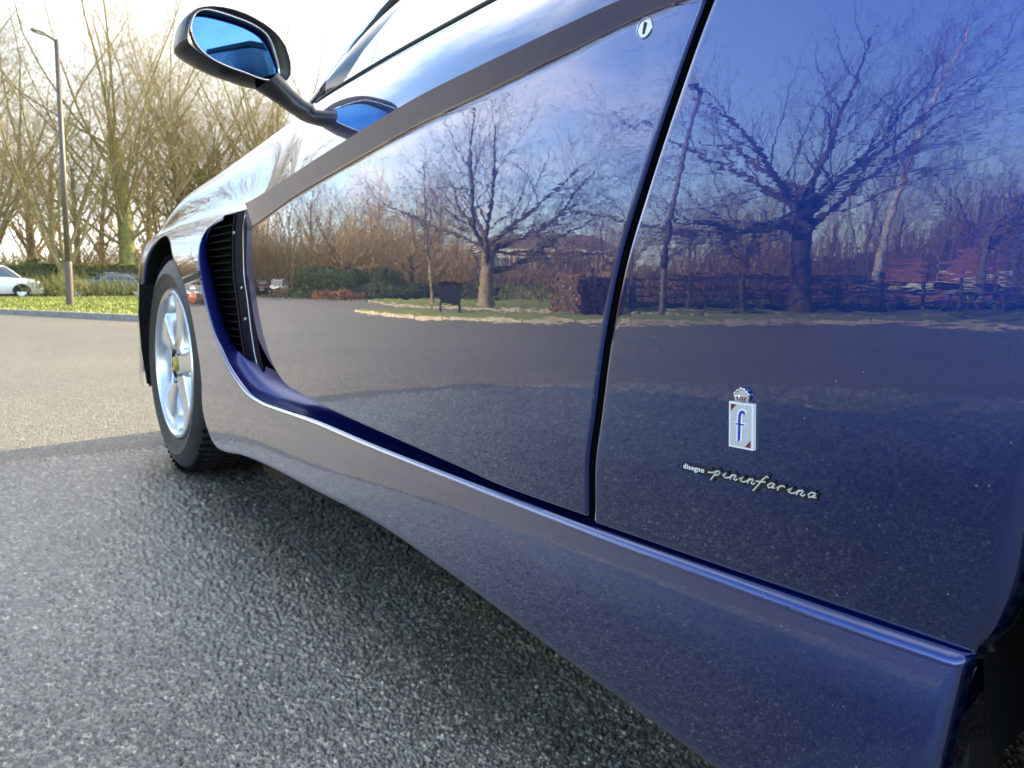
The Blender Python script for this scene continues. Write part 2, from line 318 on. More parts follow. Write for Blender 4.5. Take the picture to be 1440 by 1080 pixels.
# verge to the left, seen in the car's paint
VERGE = [(-14, -12), (-12.9, -2), (-12.0, 3.6), (-10.4, 5.9), (-7.5, 7.6), (-6.1, 8.9), (-5.3, 10.4), (-4.95, 12.0), (-5.5, 15.6)]
sheet('grass_verge', VERGE+[(-6.4, 15.9), (-7.6, 13.2), (-8.7, 11.4), (-11.4, 9.0), (-14.8, 5.2), (-16, -2), (-17, -12)], .075, M['grass'])
kerb(VERGE, .06, .075, M['pale_kerb'])
kerb([(-5.5, 15.6), (-6.4, 15.9), (-7.6, 13.2), (-8.7, 11.4)], .06, .07, M['concrete'])
LAWN2 = [(-18.5, -12), (-17.5, -2), (-15.9, 5.5), (-12.6, 9.6), (-10.8, 12.7), (-10.0, 17.0), (-9.9, 21.2), (-12, 29), (-14.5, 36.5), (-13, 40.5), (-10.5, 46)]
sheet('lawn', LAWN2+[(-10, 62), (-60, 62), (-120, 30), (-120, -12)], .075, M['grass'])
kerb(LAWN2[2:8], .06, .07, M['concrete'])
# real relief of the chippings close to the car: every chip is a small tilted dome
def near_asphalt():
    rg = np.random.RandomState(4); r = [.50]
    while r[-1] < 3.05: r.append(r[-1]+max(.0015, r[-1]**2/350))
    r = np.array(r); az = np.radians(np.concatenate([np.arange(-82, -14, .30), np.linspace(-14, 88, 860)])); Rr, A = np.meshgrid(r, az, indexing='ij'); X = np.sin(A)*Rr; Y = np.cos(A)*Rr
    def cells(c, seed):
        rg = np.random.RandomState(seed); n = 1024; jx = rg.rand(n, n)*.9+.05; jy = rg.rand(n, n)*.9+.05; hv = rg.rand(n, n); tv = rg.normal(size=(n, n, 2)); cv = rg.rand(n, n)
        gx_ = X/c; gy_ = Y/c; ix = np.floor(gx_).astype(int); iy = np.floor(gy_).astype(int); best = np.full(X.shape, 9.); H_ = np.zeros(X.shape); Cc = np.zeros(X.shape); second = np.full(X.shape, 9.)
        for a in (-1, 0, 1):
            for b in (-1, 0, 1):
                i = (ix+a) % n; j = (iy+b) % n; dx_ = gx_-(ix+a+jx[i, j]); dy_ = gy_-(iy+b+jy[i, j]); d = np.hypot(dx_, dy_); up = d < best
                second = np.where(up, best, np.minimum(second, d)); best = np.where(up, d, best)
                H_ = np.where(up, hv[i, j]*1.0+.6*(tv[i, j, 0]*dx_+tv[i, j, 1]*dy_), H_); Cc = np.where(up, cv[i, j], Cc)
        edge = np.clip((second-best)/.35, 0, 1); return H_*.6+edge**.6*.8, Cc, edge
    h1, c1, e1 = cells(.0050, 1); h2, c2, e2 = cells(.0026, 2)
    Z = h1*.0040+h2*.0009-.0008
    fade = np.clip((3.05-Rr)/.9, 0, 1)*np.clip((Rr-.50)/.04, 0, 1)*np.clip((A-az[0])/.02, 0, 1)*np.clip((az[-1]-A)/.02, 0, 1); Z = Z*fade+(fade-1)*.0012
    Z = np.where(fade >= 1, Z+.0010, Z+.0010*fade)
    P = np.stack([X, Y, Z], -1); nu, nv = X.shape; idx = np.arange(nu*nv).reshape(nu, nv); Fq = np.stack([idx[:-1, :-1], idx[1:, :-1], idx[1:, 1:], idx[:-1, 1:]], -1).reshape(-1, 4)
    zn = np.cross(P[1, 0]-P[0, 0], P[0, 1]-P[0, 0])[2]
    if zn > 0: pass
    else: Fq = Fq[:, ::-1]
    if np.cross(P[1, 0]-P[0, 0], P[1, 1]-P[1, 0])[2] < 0 and zn > 0: Fq = Fq[:, ::-1]
    o = np_obj('asphalt_chippings', P.reshape(-1, 3), Fq, M['chips'], None, False)
    at = o.data.attributes.new('chip', 'FLOAT', 'POINT'); at.data.foreach_set('value', c1.ravel().astype(np.float32))
    at = o.data.attributes.new('gap', 'FLOAT', 'POINT'); at.data.foreach_set('value', e1.ravel().astype(np.float32)); tag(o, kind='structure'); return o
def chips_material():
    m = mat('asphalt_chip_stone', (.2, .2, .2), .36); t = m.node_tree; b = t.nodes['Principled BSDF']; L = t.links.new
    a = nd(t, 'ShaderNodeAttribute', attribute_name='chip'); g = nd(t, 'ShaderNodeAttribute', attribute_name='gap')
    r = nd(t, 'ShaderNodeValToRGB'); e = r.color_ramp; L(a.outputs['Fac'], r.inputs[0]); e.elements[0].color = (.045, .041, .034, 1); e.elements[1].color = (.62, .55, .43, 1)
    for p_, c in ((.35, (.10, .092, .074)), (.66, (.17, .153, .12)), (.90, (.30, .262, .195))): x = e.elements.new(p_); x.color = (*c, 1)
    mr = nd(t, 'ShaderNodeMapRange', inp={'From Min': 0, 'From Max': .6, 'To Min': .06, 'To Max': 1.0}); L(g.outputs['Fac'], mr.inputs['Value'])
    sc_ = nd(t, 'ShaderNodeVectorMath', operation='SCALE'); L(r.outputs[0], sc_.inputs[0]); L(mr.outputs[0], sc_.inputs['Scale']); co = nd(t, 'ShaderNodeTexCoord'); np_ = nd(t, 'ShaderNodeTexNoise', inp={'Scale': 2.0, 'Detail': 7, 'Roughness': .62}); L(co.outputs['Object'], np_.inputs['Vector']); mp_ = nd(t, 'ShaderNodeMapRange', inp={'From Min': .32, 'From Max': .68, 'To Min': .72, 'To Max': 1.22}); L(np_.outputs['Fac'], mp_.inputs['Value']); s2_ = nd(t, 'ShaderNodeVectorMath', operation='SCALE'); L(sc_.outputs[0], s2_.inputs[0]); L(mp_.outputs[0], s2_.inputs['Scale']); L(s2_.outputs[0], b.inputs['Base Color'])
    n = nd(t, 'ShaderNodeTexNoise', inp={'Scale': 700, 'Detail': 3}); L(co.outputs['Object'], n.inputs['Vector']); bp = nd(t, 'ShaderNodeBump', inp={'Strength': .6, 'Distance': .0008}); L(n.outputs['Fac'], bp.inputs['Height']); L(bp.outputs[0], b.inputs['Normal'])
    b.inputs['Specular IOR Level'].default_value = 1.0; b.inputs['IOR'].default_value = 1.6; return m
M['chips'] = chips_material()
near_asphalt()
# ------------------------------------------------------------------ foliage boxes
def leaf_cloud(n, fn, size, seed):
    """n small quads at points fn(rng)->(pos, normal)"""
    rg = np.random.RandomState(seed); P, Nn = fn(rg, n)
    a = rg.normal(size=(n, 3))*.7+Nn; a /= np.linalg.norm(a, axis=1, keepdims=True)
    t = np.cross(a, rg.normal(size=(n, 3))); t /= np.linalg.norm(t, axis=1, keepdims=True); b = np.cross(a, t)
    s = size*rg.uniform(.6, 1.3, (n, 1)); V = np.stack([P-t*s, P+b*s*.6, P+t*s, P-b*s*.6], 1).reshape(-1, 3)
    return V, np.arange(n*4).reshape(n, 4)
def hedge(label, a, b, wdt, h, m, seed=1, dens=260, leaf=.05, rough=.08, name='hedge', cat='hedge', group=None):
    a = Vector((*a, 0)); b = Vector((*b, 0)); L = (b-a).length; ang = atan2(b.y-a.y, b.x-a.x)
    root = empty(name, label, cat, a, ang, group)
    def fn(rg, n):
        u = rg.uniform(0, L, n); face = rg.choice(4, n, p=[.36, .24, .34, .06]); P = np.zeros((n, 3)); Nn = np.zeros((n, 3))
        q = rg.uniform(0, 1, n); wob = rough*(np.sin(u*1.7+seed)+np.sin(u*.63+2*seed))*.5; dpt = rg.exponential(.04, n)
        P[:, 0] = u
        f = face == 0; P[f, 1] = -wdt/2+dpt[f]+wob[f]*.5; P[f, 2] = q[f]*h; Nn[f, 1] = -1
        f = face == 1; P[f, 1] = (q[f]-.5)*wdt; P[f, 2] = h-dpt[f]+wob[f]; Nn[f, 2] = 1
        f = face == 2; P[f, 1] = wdt/2-dpt[f]; P[f, 2] = q[f]*h; Nn[f, 1] = 1
        f = face == 3; P[f, 0] = np.where(rg.rand(f.sum()) < .5, 0, L)+rg.normal(0, .05, f.sum()); P[f, 1] = (rg.rand(f.sum())-.5)*wdt; P[f, 2] = q[f]*h; Nn[f, 0] = 1
        return P, Nn
    V, F = leaf_cloud(int(dens*L*(h*2+wdt)), fn, leaf, seed); np_obj('foliage', V, F, m, root)
    mb = MB(); mb.box((L/2, 0, h/2-.04), (L-.12, wdt-.16, h-.12)); mb.build('inner_growth', M['bark_dark'], root)
    return root
def bush(label, c, r, h, m, seed, n=5000, leaf=.05, name='shrub', cat='shrub', group=None, ry=None):
    root = empty(name, label, cat, (c[0], c[1], 0), 0, group)
    def fn(rg, k):
        d = rg.normal(size=(k, 3)); d /= np.linalg.norm(d, axis=1, keepdims=True); d[:, 2] = np.abs(d[:, 2])
        lump = 1+.13*np.sin(d[:, 0]*5+seed)*np.cos(d[:, 1]*4+seed*2)+.08*np.sin(d[:, 2]*9+seed)
        rr = (1-rg.exponential(.08, k))*lump
        return d*rr[:, None]*np.array([r, ry or r, h]), d
    V, F = leaf_cloud(n, fn, leaf, seed); np_obj('foliage', V, F, m, root)
    mb = MB()
    for k in range(7):
        t = k*.9+seed; mb.tube([(0, 0, 0), (cos(t)*r*.3, sin(t)*r*.3, h*.4), (cos(t)*r*.6, sin(t)*r*.6, h*.75)], [.04, .03, .012], 5)
    mb.build('stem', M['bark_dark'], root)
    return root
# ------------------------------------------------------------------ bare trees
M['bark_dark'] = noise_col(mat('dark_bark', (.07, .055, .045), .9), (.05, .042, .036), (.12, .10, .08), 9, 6, bump=.7, bdist=.02)
M['bark_grey'] = noise_col(mat('grey_brown_bark', (.16, .13, .10), .9), (.12, .10, .075), (.26, .21, .16), 9, 6, bump=.7, bdist=.02)
M['bark_moss'] = noise_col(mat('mossy_bark', (.13, .14, .05), .9), (.16, .145, .06), (.33, .32, .09), 7, 6, bump=.6, bdist=.02)
M['bark_gold'] = noise_col(mat('olive_twig', (.2, .18, .08), .9), (.20, .165, .085), (.37, .305, .145), 7, 5)
M['twig_brown'] = noise_col(mat('brown_twig', (.16, .10, .07), .9), (.18, .12, .07), (.33, .22, .125), 3, 4)
M['twig_tan'] = noise_col(mat('tan_twig', (.3, .2, .11), .9), (.32, .22, .09), (.52, .37, .17), 3, 4)
M['birch'] = noise_col(mat('birch_bark', (.6, .58, .54), .7), (.12, .11, .10), (.66, .64, .59), 5, 3, .36, .45, stretch=(1, 1, 3))
def grow(seed, trunk, levels, base_dir=(0, 0, 1)):
    """recursive bare tree. levels: dicts(n, len, r, ang, segs, wob, up, start). returns trunk (V,F) and branch (V,F)"""
    rg = random.Random(seed); out = [[[], []], [[], []]]
    SD = [9, 6, 4, 3, 3, 3]
    def tube(pts, rs, lev):
        V, Fc = out[0 if lev == 0 else 1]; s = SD[lev]; b = len(V); n = len(pts)
        d0 = (pts[-1]-pts[0]); a = d0.orthogonal().normalized()
        for i, p in enumerate(pts):
            d = (pts[min(i+1, n-1)]-pts[max(i-1, 0)]).normalized(); a = (a-d*a.dot(d)).normalized(); c = d.cross(a); r = rs[i]
            for k in range(s):
                t = 2*pi*k/s; q = p+(a*cos(t)+c*sin(t))*r; V.append((q.x, q.y, q.z))
        for i in range(n-1):
            for k in range(s):
                k2 = (k+1) % s; Fc.append((b+i*s+k, b+i*s+k2, b+(i+1)*s+k2, b+(i+1)*s+k))
    def branch(p, d, L, r, lev):
        lv = levels[lev]; n = lv['segs']; pts = [p.copy()]; d = d.normalized(); rs = [r]; r1 = r*lv.get('taper', .35)
        for i in range(n):
            d = (d+Vector((rg.gauss(0, 1), rg.gauss(0, 1), rg.gauss(0, 1)))*lv['wob']+Vector((0, 0, lv['up']))).normalized()
            pts.append(pts[-1]+d*(L/n)); rs.append(r+(r1-r)*((i+1)/n)**lv.get('tp', .8))
        if lev == 0: rs[0] *= 1.35
        tube(pts, rs, lev)
        if lev+1 >= len(levels): return
        nx = levels[lev+1]; cnt = nx['n'] if lev == 0 else max(1, int(nx['n']*L/lv['len']+rg.random()))
        az = rg.uniform(0, 6.28)
        for k in range(cnt):
            f = nx['start']+(1-nx['start'])*((k+rg.random())/cnt); f = min(f, .999)
            i = int(f*n); q = pts[i].lerp(pts[min(i+1, n)], f*n-i); dd = (pts[min(i+1, n)]-pts[i]).normalized()
            az += 2.4+rg.uniform(-.5, .5); o1 = dd.orthogonal().normalized(); o2 = dd.cross(o1); side = o1*cos(az)+o2*sin(az)
            an = nx['ang']*rg.uniform(.7, 1.3); nd_ = dd*cos(an)+side*sin(an)
            if nx.get('flat'): nd_.z *= nx['flat']; nd_.normalize()
            rr = rs[min(i, n)]*nx['r']*rg.uniform(.75, 1.1); LL = nx['len']*rg.uniform(.65, 1.2)*(1-.45*f if lev > 0 else 1)
            branch(q, nd_, LL, max(rr, .0045), lev+1)
    L0 = levels[0]; branch(Vector((0, 0, -.05)), Vector(base_dir), trunk[0], trunk[1], 0)
    return out
def tree(label, loc, seed, trunk, levels, mt, mb_, base_dir=(0, 0, 1), rz=0, group=None, name='bare_tree', cat='tree'):
    o = grow(seed, trunk, levels, base_dir); root = empty(name, label, cat, loc, rz, group)
    np_obj('trunk', np.array(o[0][0]), np.array(o[0][1]), mt, root, True); np_obj('crown', np.array(o[1][0]), np.array(o[1][1]), mb_, root, True)
    return root
def copy_tree(o, loc, rz, s, label=None, group=None):
    r = o.copy(); sc.collection.objects.link(r); r.location = loc; r.rotation_euler = (0, 0, rz); r.scale = (s, s, s)
    if label: r['label'] = label
    if group: r['group'] = group
    for ch in list(o.children):
        c = ch.copy(); sc.collection.objects.link(c); c.parent = r
    return r
# ------------------------------------------------------------------ ENVIRONMENT
def grass_blades(name, az0, az1, d0, d1, n, seed, z, hgt, label, inside=None):
    rg = np.random.RandomState(seed); az = np.radians(rg.uniform(az0, az1, n)); d = d0+(d1-d0)*rg.uniform(0, 1, n)**1.5; P = np.stack([np.sin(az)*d, np.cos(az)*d, 0*d+z], -1)
    if inside is not None: P = P[inside(P)]
    k = len(P); dr = rg.normal(size=(k, 3))*.35; dr[:, 2] = 1; T = P+dr*hgt*rg.uniform(.5, 1.4, (k, 1)); sd = rg.normal(size=(k, 3))*.006*np.array([1, 1, .1]); s_ = (np.linalg.norm(P, axis=1)/14)[:, None]
    V = np.stack([P-sd*s_, P+sd*s_, T], 1).reshape(-1, 3); o = np_obj(name, V, np.arange(k*3).reshape(k, 3), M['blade']); tag(o, label, 'grass', None, 'stuff'); return o
M['blade'] = noise_col(mat('grass_blade', (.1, .14, .03), .6), (.11, .15, .02), (.30, .31, .06), 1.2, 6)
LKX = [-2.9, -.8, .9, 2.6, 6.2, 9.4]; LKY = [34, 24.5, 18.6, 13.0, 10.2, 9.05]
grass_blades('grass', -4, 30, 9, 39, 60000, 3, .085, .05, 'short bright grass of the lawn beyond the kerb', lambda P: P[:, 1] > np.interp(P[:, 0], LKX, LKY)+.25)
# --- trees ahead of the car, seen directly
def LV(n, ln, r, ang, segs, wob, up, start, taper=.35, **k): return dict(n=n, len=ln, r=r, ang=ang, segs=segs, wob=wob, up=up, start=start, taper=taper, **k)
BROOM = [LV(1, 8, 1, 0, 7, .03, 0, 0, .70), LV(25, 12.0, .25, .74, 9, .085, .05, .28, .15), LV(15, 4.6, .36, .60, 7, .12, .025, .10, .22), LV(12, 2.2, .45, .70, 5, .15, .01, .1, .3), LV(7, 1.0, .6, .68, 3, .17, .0, .1, .5)]
bigt = tree('large mossy bare tree whose thick trunk carries a fan of upright limbs behind the hedge', (8.2, 45.5, 0), 11, (8.6, .46), BROOM, M['bark_moss'], M['bark_gold'], rz=1.0)
MULTI = [LV(1, 1.6, 1, 0, 4, .02, 0, 0, .85), LV(8, 12.0, .40, .50, 12, .11, .045, .35, .15), LV(15, 4.4, .36, .62, 7, .13, .025, .10, .22), LV(12, 2.1, .45, .7, 5, .16, .01, .1, .3), LV(7, 1.0, .6, .68, 3, .17, .0, .1, .5)]
mult = tree('yellow lit bare tree dividing low into curved stems, just behind the lamp post', (4.9, 43.5, 0), 23, (1.9, .30), MULTI, M['bark_moss'], M['bark_gold'], rz=.4)
tree('bare leaning tree at the left edge above the white car', (1.2, 45, 0), 35, (2.4, .28), MULTI, M['bark_moss'], M['bark_gold'], base_dir=(.06, 0, 1), rz=2.0)
for az_, d_, rz_, s_, o_, lb_ in ((15.0, 53, 2.2, .95, 0, 'mossy bare tree behind the hedge just under the door mirror'), (19.6, 50, 4.0, 1.0, 0, 'mossy bare tree standing behind the mirror stalk, above the front wing'), (12.6, 58, 1.2, 1.1, 1, 'many stemmed bare tree between the big trunk and the front wheel arch'),
                                 (17.4, 62, 3.0, 1.15, 1, 'many stemmed bare tree farther back under the mirror'), (-1.5, 47, .5, 1.0, 0, 'mossy bare tree just outside the left edge of the hedge'), (2.2, 60, 5.5, 1.15, 1, 'many stemmed bare tree far behind the white car')):
    copy_tree((bigt, mult)[o_], (sin(radians(az_))*d_, cos(radians(az_))*d_, 0), rz_, s_, lb_)
# --- woodland trees: four crowns, copied
WOOD = [LV(1, 7, 1, 0, 6, .03, 0, 0, .45), LV(18, 6.0, .42, .62, 7, .08, .05, .18, .2), LV(10, 2.8, .42, .65, 5, .12, .03, .12, .25), LV(11, 1.3, .5, .7, 3, .15, .02, .1, .35)]
protos = []
for k, (sd, mt, mb2) in enumerate(((41, 'bark_grey', 'twig_tan'), (52, 'bark_moss', 'bark_gold'), (63, 'bark_grey', 'twig_brown'), (74, 'bark_dark', 'twig_brown'))):
    protos.append((sd, mt, mb2))
def az_pos(az, d): a = radians(az); return (sin(a)*d, cos(a)*d, 0)
wood_root = []
FAR = ['tan twigged woodland tree in the sunlit wood beyond the hedge', 'olive twigged woodland tree in the wood beyond the hedge', 'brown twigged woodland tree in the far wood', 'dark stemmed woodland tree in the far wood']
FARG = ['tan woodland trees', 'olive woodland trees', 'brown woodland trees', 'dark woodland trees']
rw = random.Random(99); base = [None]*4; kcount = 0
spots = []
for az in np.arange(-100, 62, 2.6):
    front = az > -4
    for row in range(2):
        d = (60, 84)[row]+rw.uniform(-5, 5) if front else (68, 84)[row]+rw.uniform(-5, 5)
        s = rw.uniform(.95, 1.45) if front else (rw.uniform(.85, 1.15) if az > -30 else rw.uniform(.55, .80))
        kind = rw.choice([0, 1, 1, 2]) if front else (rw.choice([0, 0, 1, 2]) if az > -32 else rw.choice([2, 2, 3, 0]))
        spots.append((az+rw.uniform(-.9, .9), d, s, kind))
for az, d, s, kind in spots:
    loc = az_pos(az, d)
    if base[kind] is None:
        sd, mt, mb2 = protos[kind]; base[kind] = tree(FAR[kind], loc, sd, (8.5, .26), WOOD, M[mt], M[mb2], group=FARG[kind], name='woodland_tree'); base[kind].scale = (s, s, s)
    else: copy_tree(base[kind], loc, rw.uniform(0, 6.28), s)
def thicket(name, label, az0, az1, d0, d1, h, n, m, seed, tw=.016):
    rg = np.random.RandomState(seed); az = np.radians(rg.uniform(az0, az1, n)); d = rg.uniform(d0, d1, n); hh = h*rg.uniform(.15, 1, n)*(1+.3*np.sin(az*23+seed))
    P = np.stack([np.sin(az)*d, np.cos(az)*d, 0*d], -1); P[:, 2] = rg.uniform(0, 1, n)*hh*.7; L = rg.uniform(.5, 1.5, n)*h*.30
    dr = rg.normal(size=(n, 3))*np.array([.5, .5, .3]); dr[:, 2] += .9; dr /= np.linalg.norm(dr, axis=1, keepdims=True)
    sd = np.cross(dr, rg.normal(size=(n, 3))); sd /= np.linalg.norm(sd, axis=1, keepdims=True); w2 = tw*rg.uniform(.6, 1.6, (n, 1)); T = P+dr*L[:, None]
    V = np.stack([P-sd*w2, P+sd*w2, T+sd*w2*.3, T-sd*w2*.3], 1).reshape(-1, 3); o = np_obj(name, V, np.arange(n*4).reshape(n, 4), m); tag(o, label, 'undergrowth', None, 'stuff'); return o
thicket('undergrowth', 'tan brushwood under the trees beyond the hedge', -6, 60, 46, 75, 4.2, 26000, M['twig_tan'], 3, .022)
thicket('undergrowth', 'olive brushwood mixed under the trees beyond the hedge', -6, 60, 50, 90, 5.0, 14000, M['bark_gold'], 4, .024)
thicket('undergrowth', 'golden brushwood along the far side of the car park', -34, -4, 60, 85, 8.5, 40000, M['twig_tan'], 5, .03)
thicket('undergrowth', 'red brown brushwood of the wooded bank behind the brick buildings', -105, -33, 58, 90, 5.6, 50000, M['twig_brown'], 6, .045)
thicket('undergrowth', 'grey brown brushwood on the wooded bank', -105, -33, 50, 80, 3.2, 26000, M['bark_grey'], 8, .03)
# hedge, cars and lamp post ahead
hedge('clipped green hedge running behind the parked cars at the far side of the lawn', (-6, 43.3), (17, 45.2), 1.1, 1.62, M['hedge'], 3, 330, .055)
bush('sparse evergreen shrub in front of the hedge by the white car', (3.9, 46.3), 1.4, 1.9, M['hedge'], 4, 4200, .06)
def twiggy(label, c, r, h, n, m, seed):
    root = empty('twiggy_shrub', label, 'shrub', (c[0], c[1], .08)); rg = np.random.RandomState(seed); a = rg.uniform(0, 2*pi, n); rr = r*np.sqrt(rg.uniform(0, 1, n)); P = np.stack([np.cos(a)*rr, np.sin(a)*rr*.5, rg.uniform(0, .6, n)*h], -1)
    dr = rg.normal(size=(n, 3))*.4; dr[:, 2] += .9; L = rg.uniform(.2, .5, (n, 1))*h; sd = np.cross(dr, rg.normal(size=(n, 3))); sd /= np.linalg.norm(sd, axis=1, keepdims=True); T = P+dr*L
    V = np.stack([P-sd*.012, P+sd*.012, T+sd*.005, T-sd*.005], 1).reshape(-1, 3); np_obj('twigs', V, np.arange(n*4).reshape(n, 4), m, root); return root
twiggy('thin twiggy shrub hiding the bonnet of the white car', (4.05, 38.6), 1.3, 1.15, 420, M['bark_moss'], 5)
twiggy('thin twiggy shrub in front of the low dark car beside the lamp post', (6.2, 39.7), 2.1, 1.0, 900, M['bark_moss'], 6)
# simple parked cars with a shaped shell
def parked_car(label, loc, rz, col, L=4.2, W=1.72, Ht=1.46, kind='hatch', name='parked_car'):
    root = empty(name, label, 'car', loc, rz); cm = mat('car_paint_'+label.split()[0], col, .25, 0, Coat_Weight=1.0, Coat_Roughness=.03)
    xs = np.linspace(-L/2, L/2, 41); t = (xs+L/2)/L
    top = np.interp(t, [0, .03, .10, .16, .30, .34, .5, .72, .86, .92, .97, 1] if kind == 'hatch' else [0, .03, .16, .28, .34, .48, .62, .70, .82, .95, .98, 1],
                    np.array([.62, .78, .86, .90, .97, .98, .99, .98, .96, .93, .80, .60]) if kind == 'hatch' else np.array([.6, .74, .82, .86, .9, .92, .92, .92, .90, .86, .78, .6]))
    hwd = W/2*np.interp(t, [0, .06, .2, .8, .95, 1], [.72, .90, 1, 1, .93, .80]); P = np.zeros((41, 9, 3))
    for j, (fz, fw) in enumerate([(0, .90), (.18, .98), (.45, 1.0), (.75, .985), (.93, .93), (1, .80), (1.01, .5), (1.015, .2), (1.02, 0)]):
        P[:, j, 0] = xs; P[:, j, 1] = hwd*fw; P[:, j, 2] = .22+(top-.22)*min(fz, 1)+(.02 if fz > 1 else 0)
    Q = P[:, ::-1].copy(); Q[..., 1] *= -1; grid_mesh('body', np.concatenate([P, Q[:, 1:]], 1), cm, root, ref=(0, 0, 0))
    mb = MB()                                   # dark wheel openings
    # greenhouse
    if kind == 'hatch': gz = [(-.30*L, .97), (-.16*L, Ht-.03), (.02*L, Ht), (.30*L, Ht-.05), (.42*L, .97)]
    else: gz = [(-.16*L, .92), (-.02*L, Ht-.02), (.10*L, Ht), (.22*L, Ht-.03), (.36*L, .92)]
    xs2 = np.linspace(gz[0][0], gz[-1][0], 25); zt2 = np.interp(xs2, [g[0] for g in gz], [g[1] for g in gz]); zb2 = .93
    G = np.zeros((25, 5, 3)); hw2 = W/2*.86
    for j, (fz, fw) in enumerate([(0, 1.0), (.5, .93), (.88, .84), (1, .72), (1.0, 0)]):
        G[:, j, 0] = xs2; G[:, j, 1] = hw2*fw; G[:, j, 2] = zb2+(zt2-zb2)*fz
    Q = G[:, ::-1].copy(); Q[..., 1] *= -1; grid_mesh('windows', np.concatenate([G, Q[:, 1:]], 1), M['dark_glass'], root, ref=(0, 0, 0))
    R0 = G[(xs2 > gz[1][0]-.1) & (xs2 < gz[-2][0]+.12)]; rf = R0[:, 2:].copy(); rf[..., 2] += .012; rf[:, 0, 1] += .008; Q = rf[:, ::-1].copy(); Q[..., 1] *= -1
    grid_mesh('roof', np.concatenate([rf, Q[:, 1:]], 1), cm, root, ref=(0, 0, 1))
    for sx in (0, 1, 2):                       # pillars
        for sy in (-1, 1):
            xb_, xt_ = ((gz[0][0], gz[1][0]), (.03*L, .03*L), (gz[-1][0], gz[-2][0]))[sx]; mb2_ = MB(); mb2_.tube([(xb_, sy*hw2*1.0, .94), ((xb_+xt_)/2, sy*hw2*.95, (Ht+.93)/2), (xt_, sy*hw2*.84, Ht-.06)], .03, 5); mb2_.build('pillar', cm, root)
    for sx in (-1, 1):
        for sy in (-1, 1):
            wh = empty('wheel', None, None, (sx*L*.30, sy*(W/2-.10), .31)); wh.parent = root; wh.rotation_euler = (0, 0, pi/2)
            lathe('tyre', [(.19, -.08), (.27, -.10), (.31, -.07), (.31, .07), (.27, .10), (.19, .08)], M['tyre'], wh, seg=24); lathe('rim', [(.001, -.07), (.06, -.075), (.17, -.07), (.195, -.085), (.195, .085), (.17, .07), (.001, .07)], M['alloy'], wh, seg=20)
            a_ = MB(); a_.prism([(.36*cos(q), .36*sin(q)) for q in np.linspace(0, pi, 12)], lambda a, b, d: (sx*L*.30+a, sy*(W/2*1.0+d), .31+b), -.10, .004); a_.build('wheel_arch', M['black'], root)
    for sy in (-1, 1):
        m1 = MB(); m1.box((-L/2+.10, sy*W*.33, .66), (.22, .34, .14)); m1.build('headlight', M['chrome'], root, bevel=.03)
        m1 = MB(); m1.box((L/2-.07, sy*W*.37, .78), (.14, .22, .24)); m1.build('tail_light', M['tail_red'], root, bevel=.03)
    m1 = MB(); m1.box((-L/2+.03, 0, .45), (.05, .52, .11)); m1.build('number_plate', M['enamel_white'], root)
    return root
M['tail_red'] = mat('red_tail_lens', (.35, .01, .01), .2)
M['post_paint'] = noise_col(mat('grey_brown_painted_steel', (.09, .075, .065), .5, .2), (.08, .065, .055), (.13, .11, .095), 20, 4)
parked_car('white hatchback parked side on behind the lawn at the left edge', (1.55, 40.6, 0), radians(178), (.78, .80, .82), 4.3, 1.75, 1.50)
parked_car('low dark blue car with a glinting windscreen behind the lamp post', (6.5, 41.3, 0), radians(-8), (.05, .10, .16), 4.2, 1.7, 1.22, 'saloon')
def lamp_post(label, loc, h, rz, r=.075, head=1.0):
    root = empty('lamp_post', label, 'lamp post', loc, rz); q = .55
    lathe_z('base', [(.001, -.05), (r*1.12, -.05), (r*1.12, 1.0), (r*1.06, 1.04), (r*.98, 1.08)], M['post_paint'], root)
    mb = MB(); mb.tube([(0, 0, 1.0), (0, 0, h*.5), (0, 0, h)], [r*.95, r*.82, r*.68], 14); mb.build('column', M['post_paint'], root, True)
    mb = MB(); mb.tube([(0, 0, h-.06), (0, .10, h-.01), (0, .22, h+.015)], [.035, .032, .03], 8); mb.build('bracket', M['post_paint'], root, True)
    ln = MB(); pl_ = [(-.05, .16), (.05, .16), (.09, .34), (.06, .60), (-.06, .60), (-.09, .34)]; n6 = len(pl_); ln.add([(x, y, h+.0+.05*y) for x, y in pl_]+[(x*.75, y, h+.065+.03*y) for x, y in pl_], [tuple(range(n6))[::-1], tuple(range(n6, 2*n6))]+[(k, (k+1) % n6, (k+1) % n6+n6, k+n6) for k in range(n6)]); ln.build('lantern', M['post_paint'], root, bevel=.008)
    ls = MB(); ls.box((0, .40, h+.012), (.10, .22, .03)); ls.build('lamp_lens', M['enamel_grey'], root)
    dr = MB(); dr.box((0, -r*1.15, .55), (.10, .012, .45)); dr.build('access_door', M['post_paint'], root); return root
def lathe_z(name, prof, m, parent, seg=28):
    o = lathe(name, prof, m, parent, seg=seg); o.rotation_euler = (0, -pi/2, 0); return o
lamp_post('tall slim grey street lamp on the lawn near the left edge', (2.45, 20.9, .08), 6.3, radians(120))
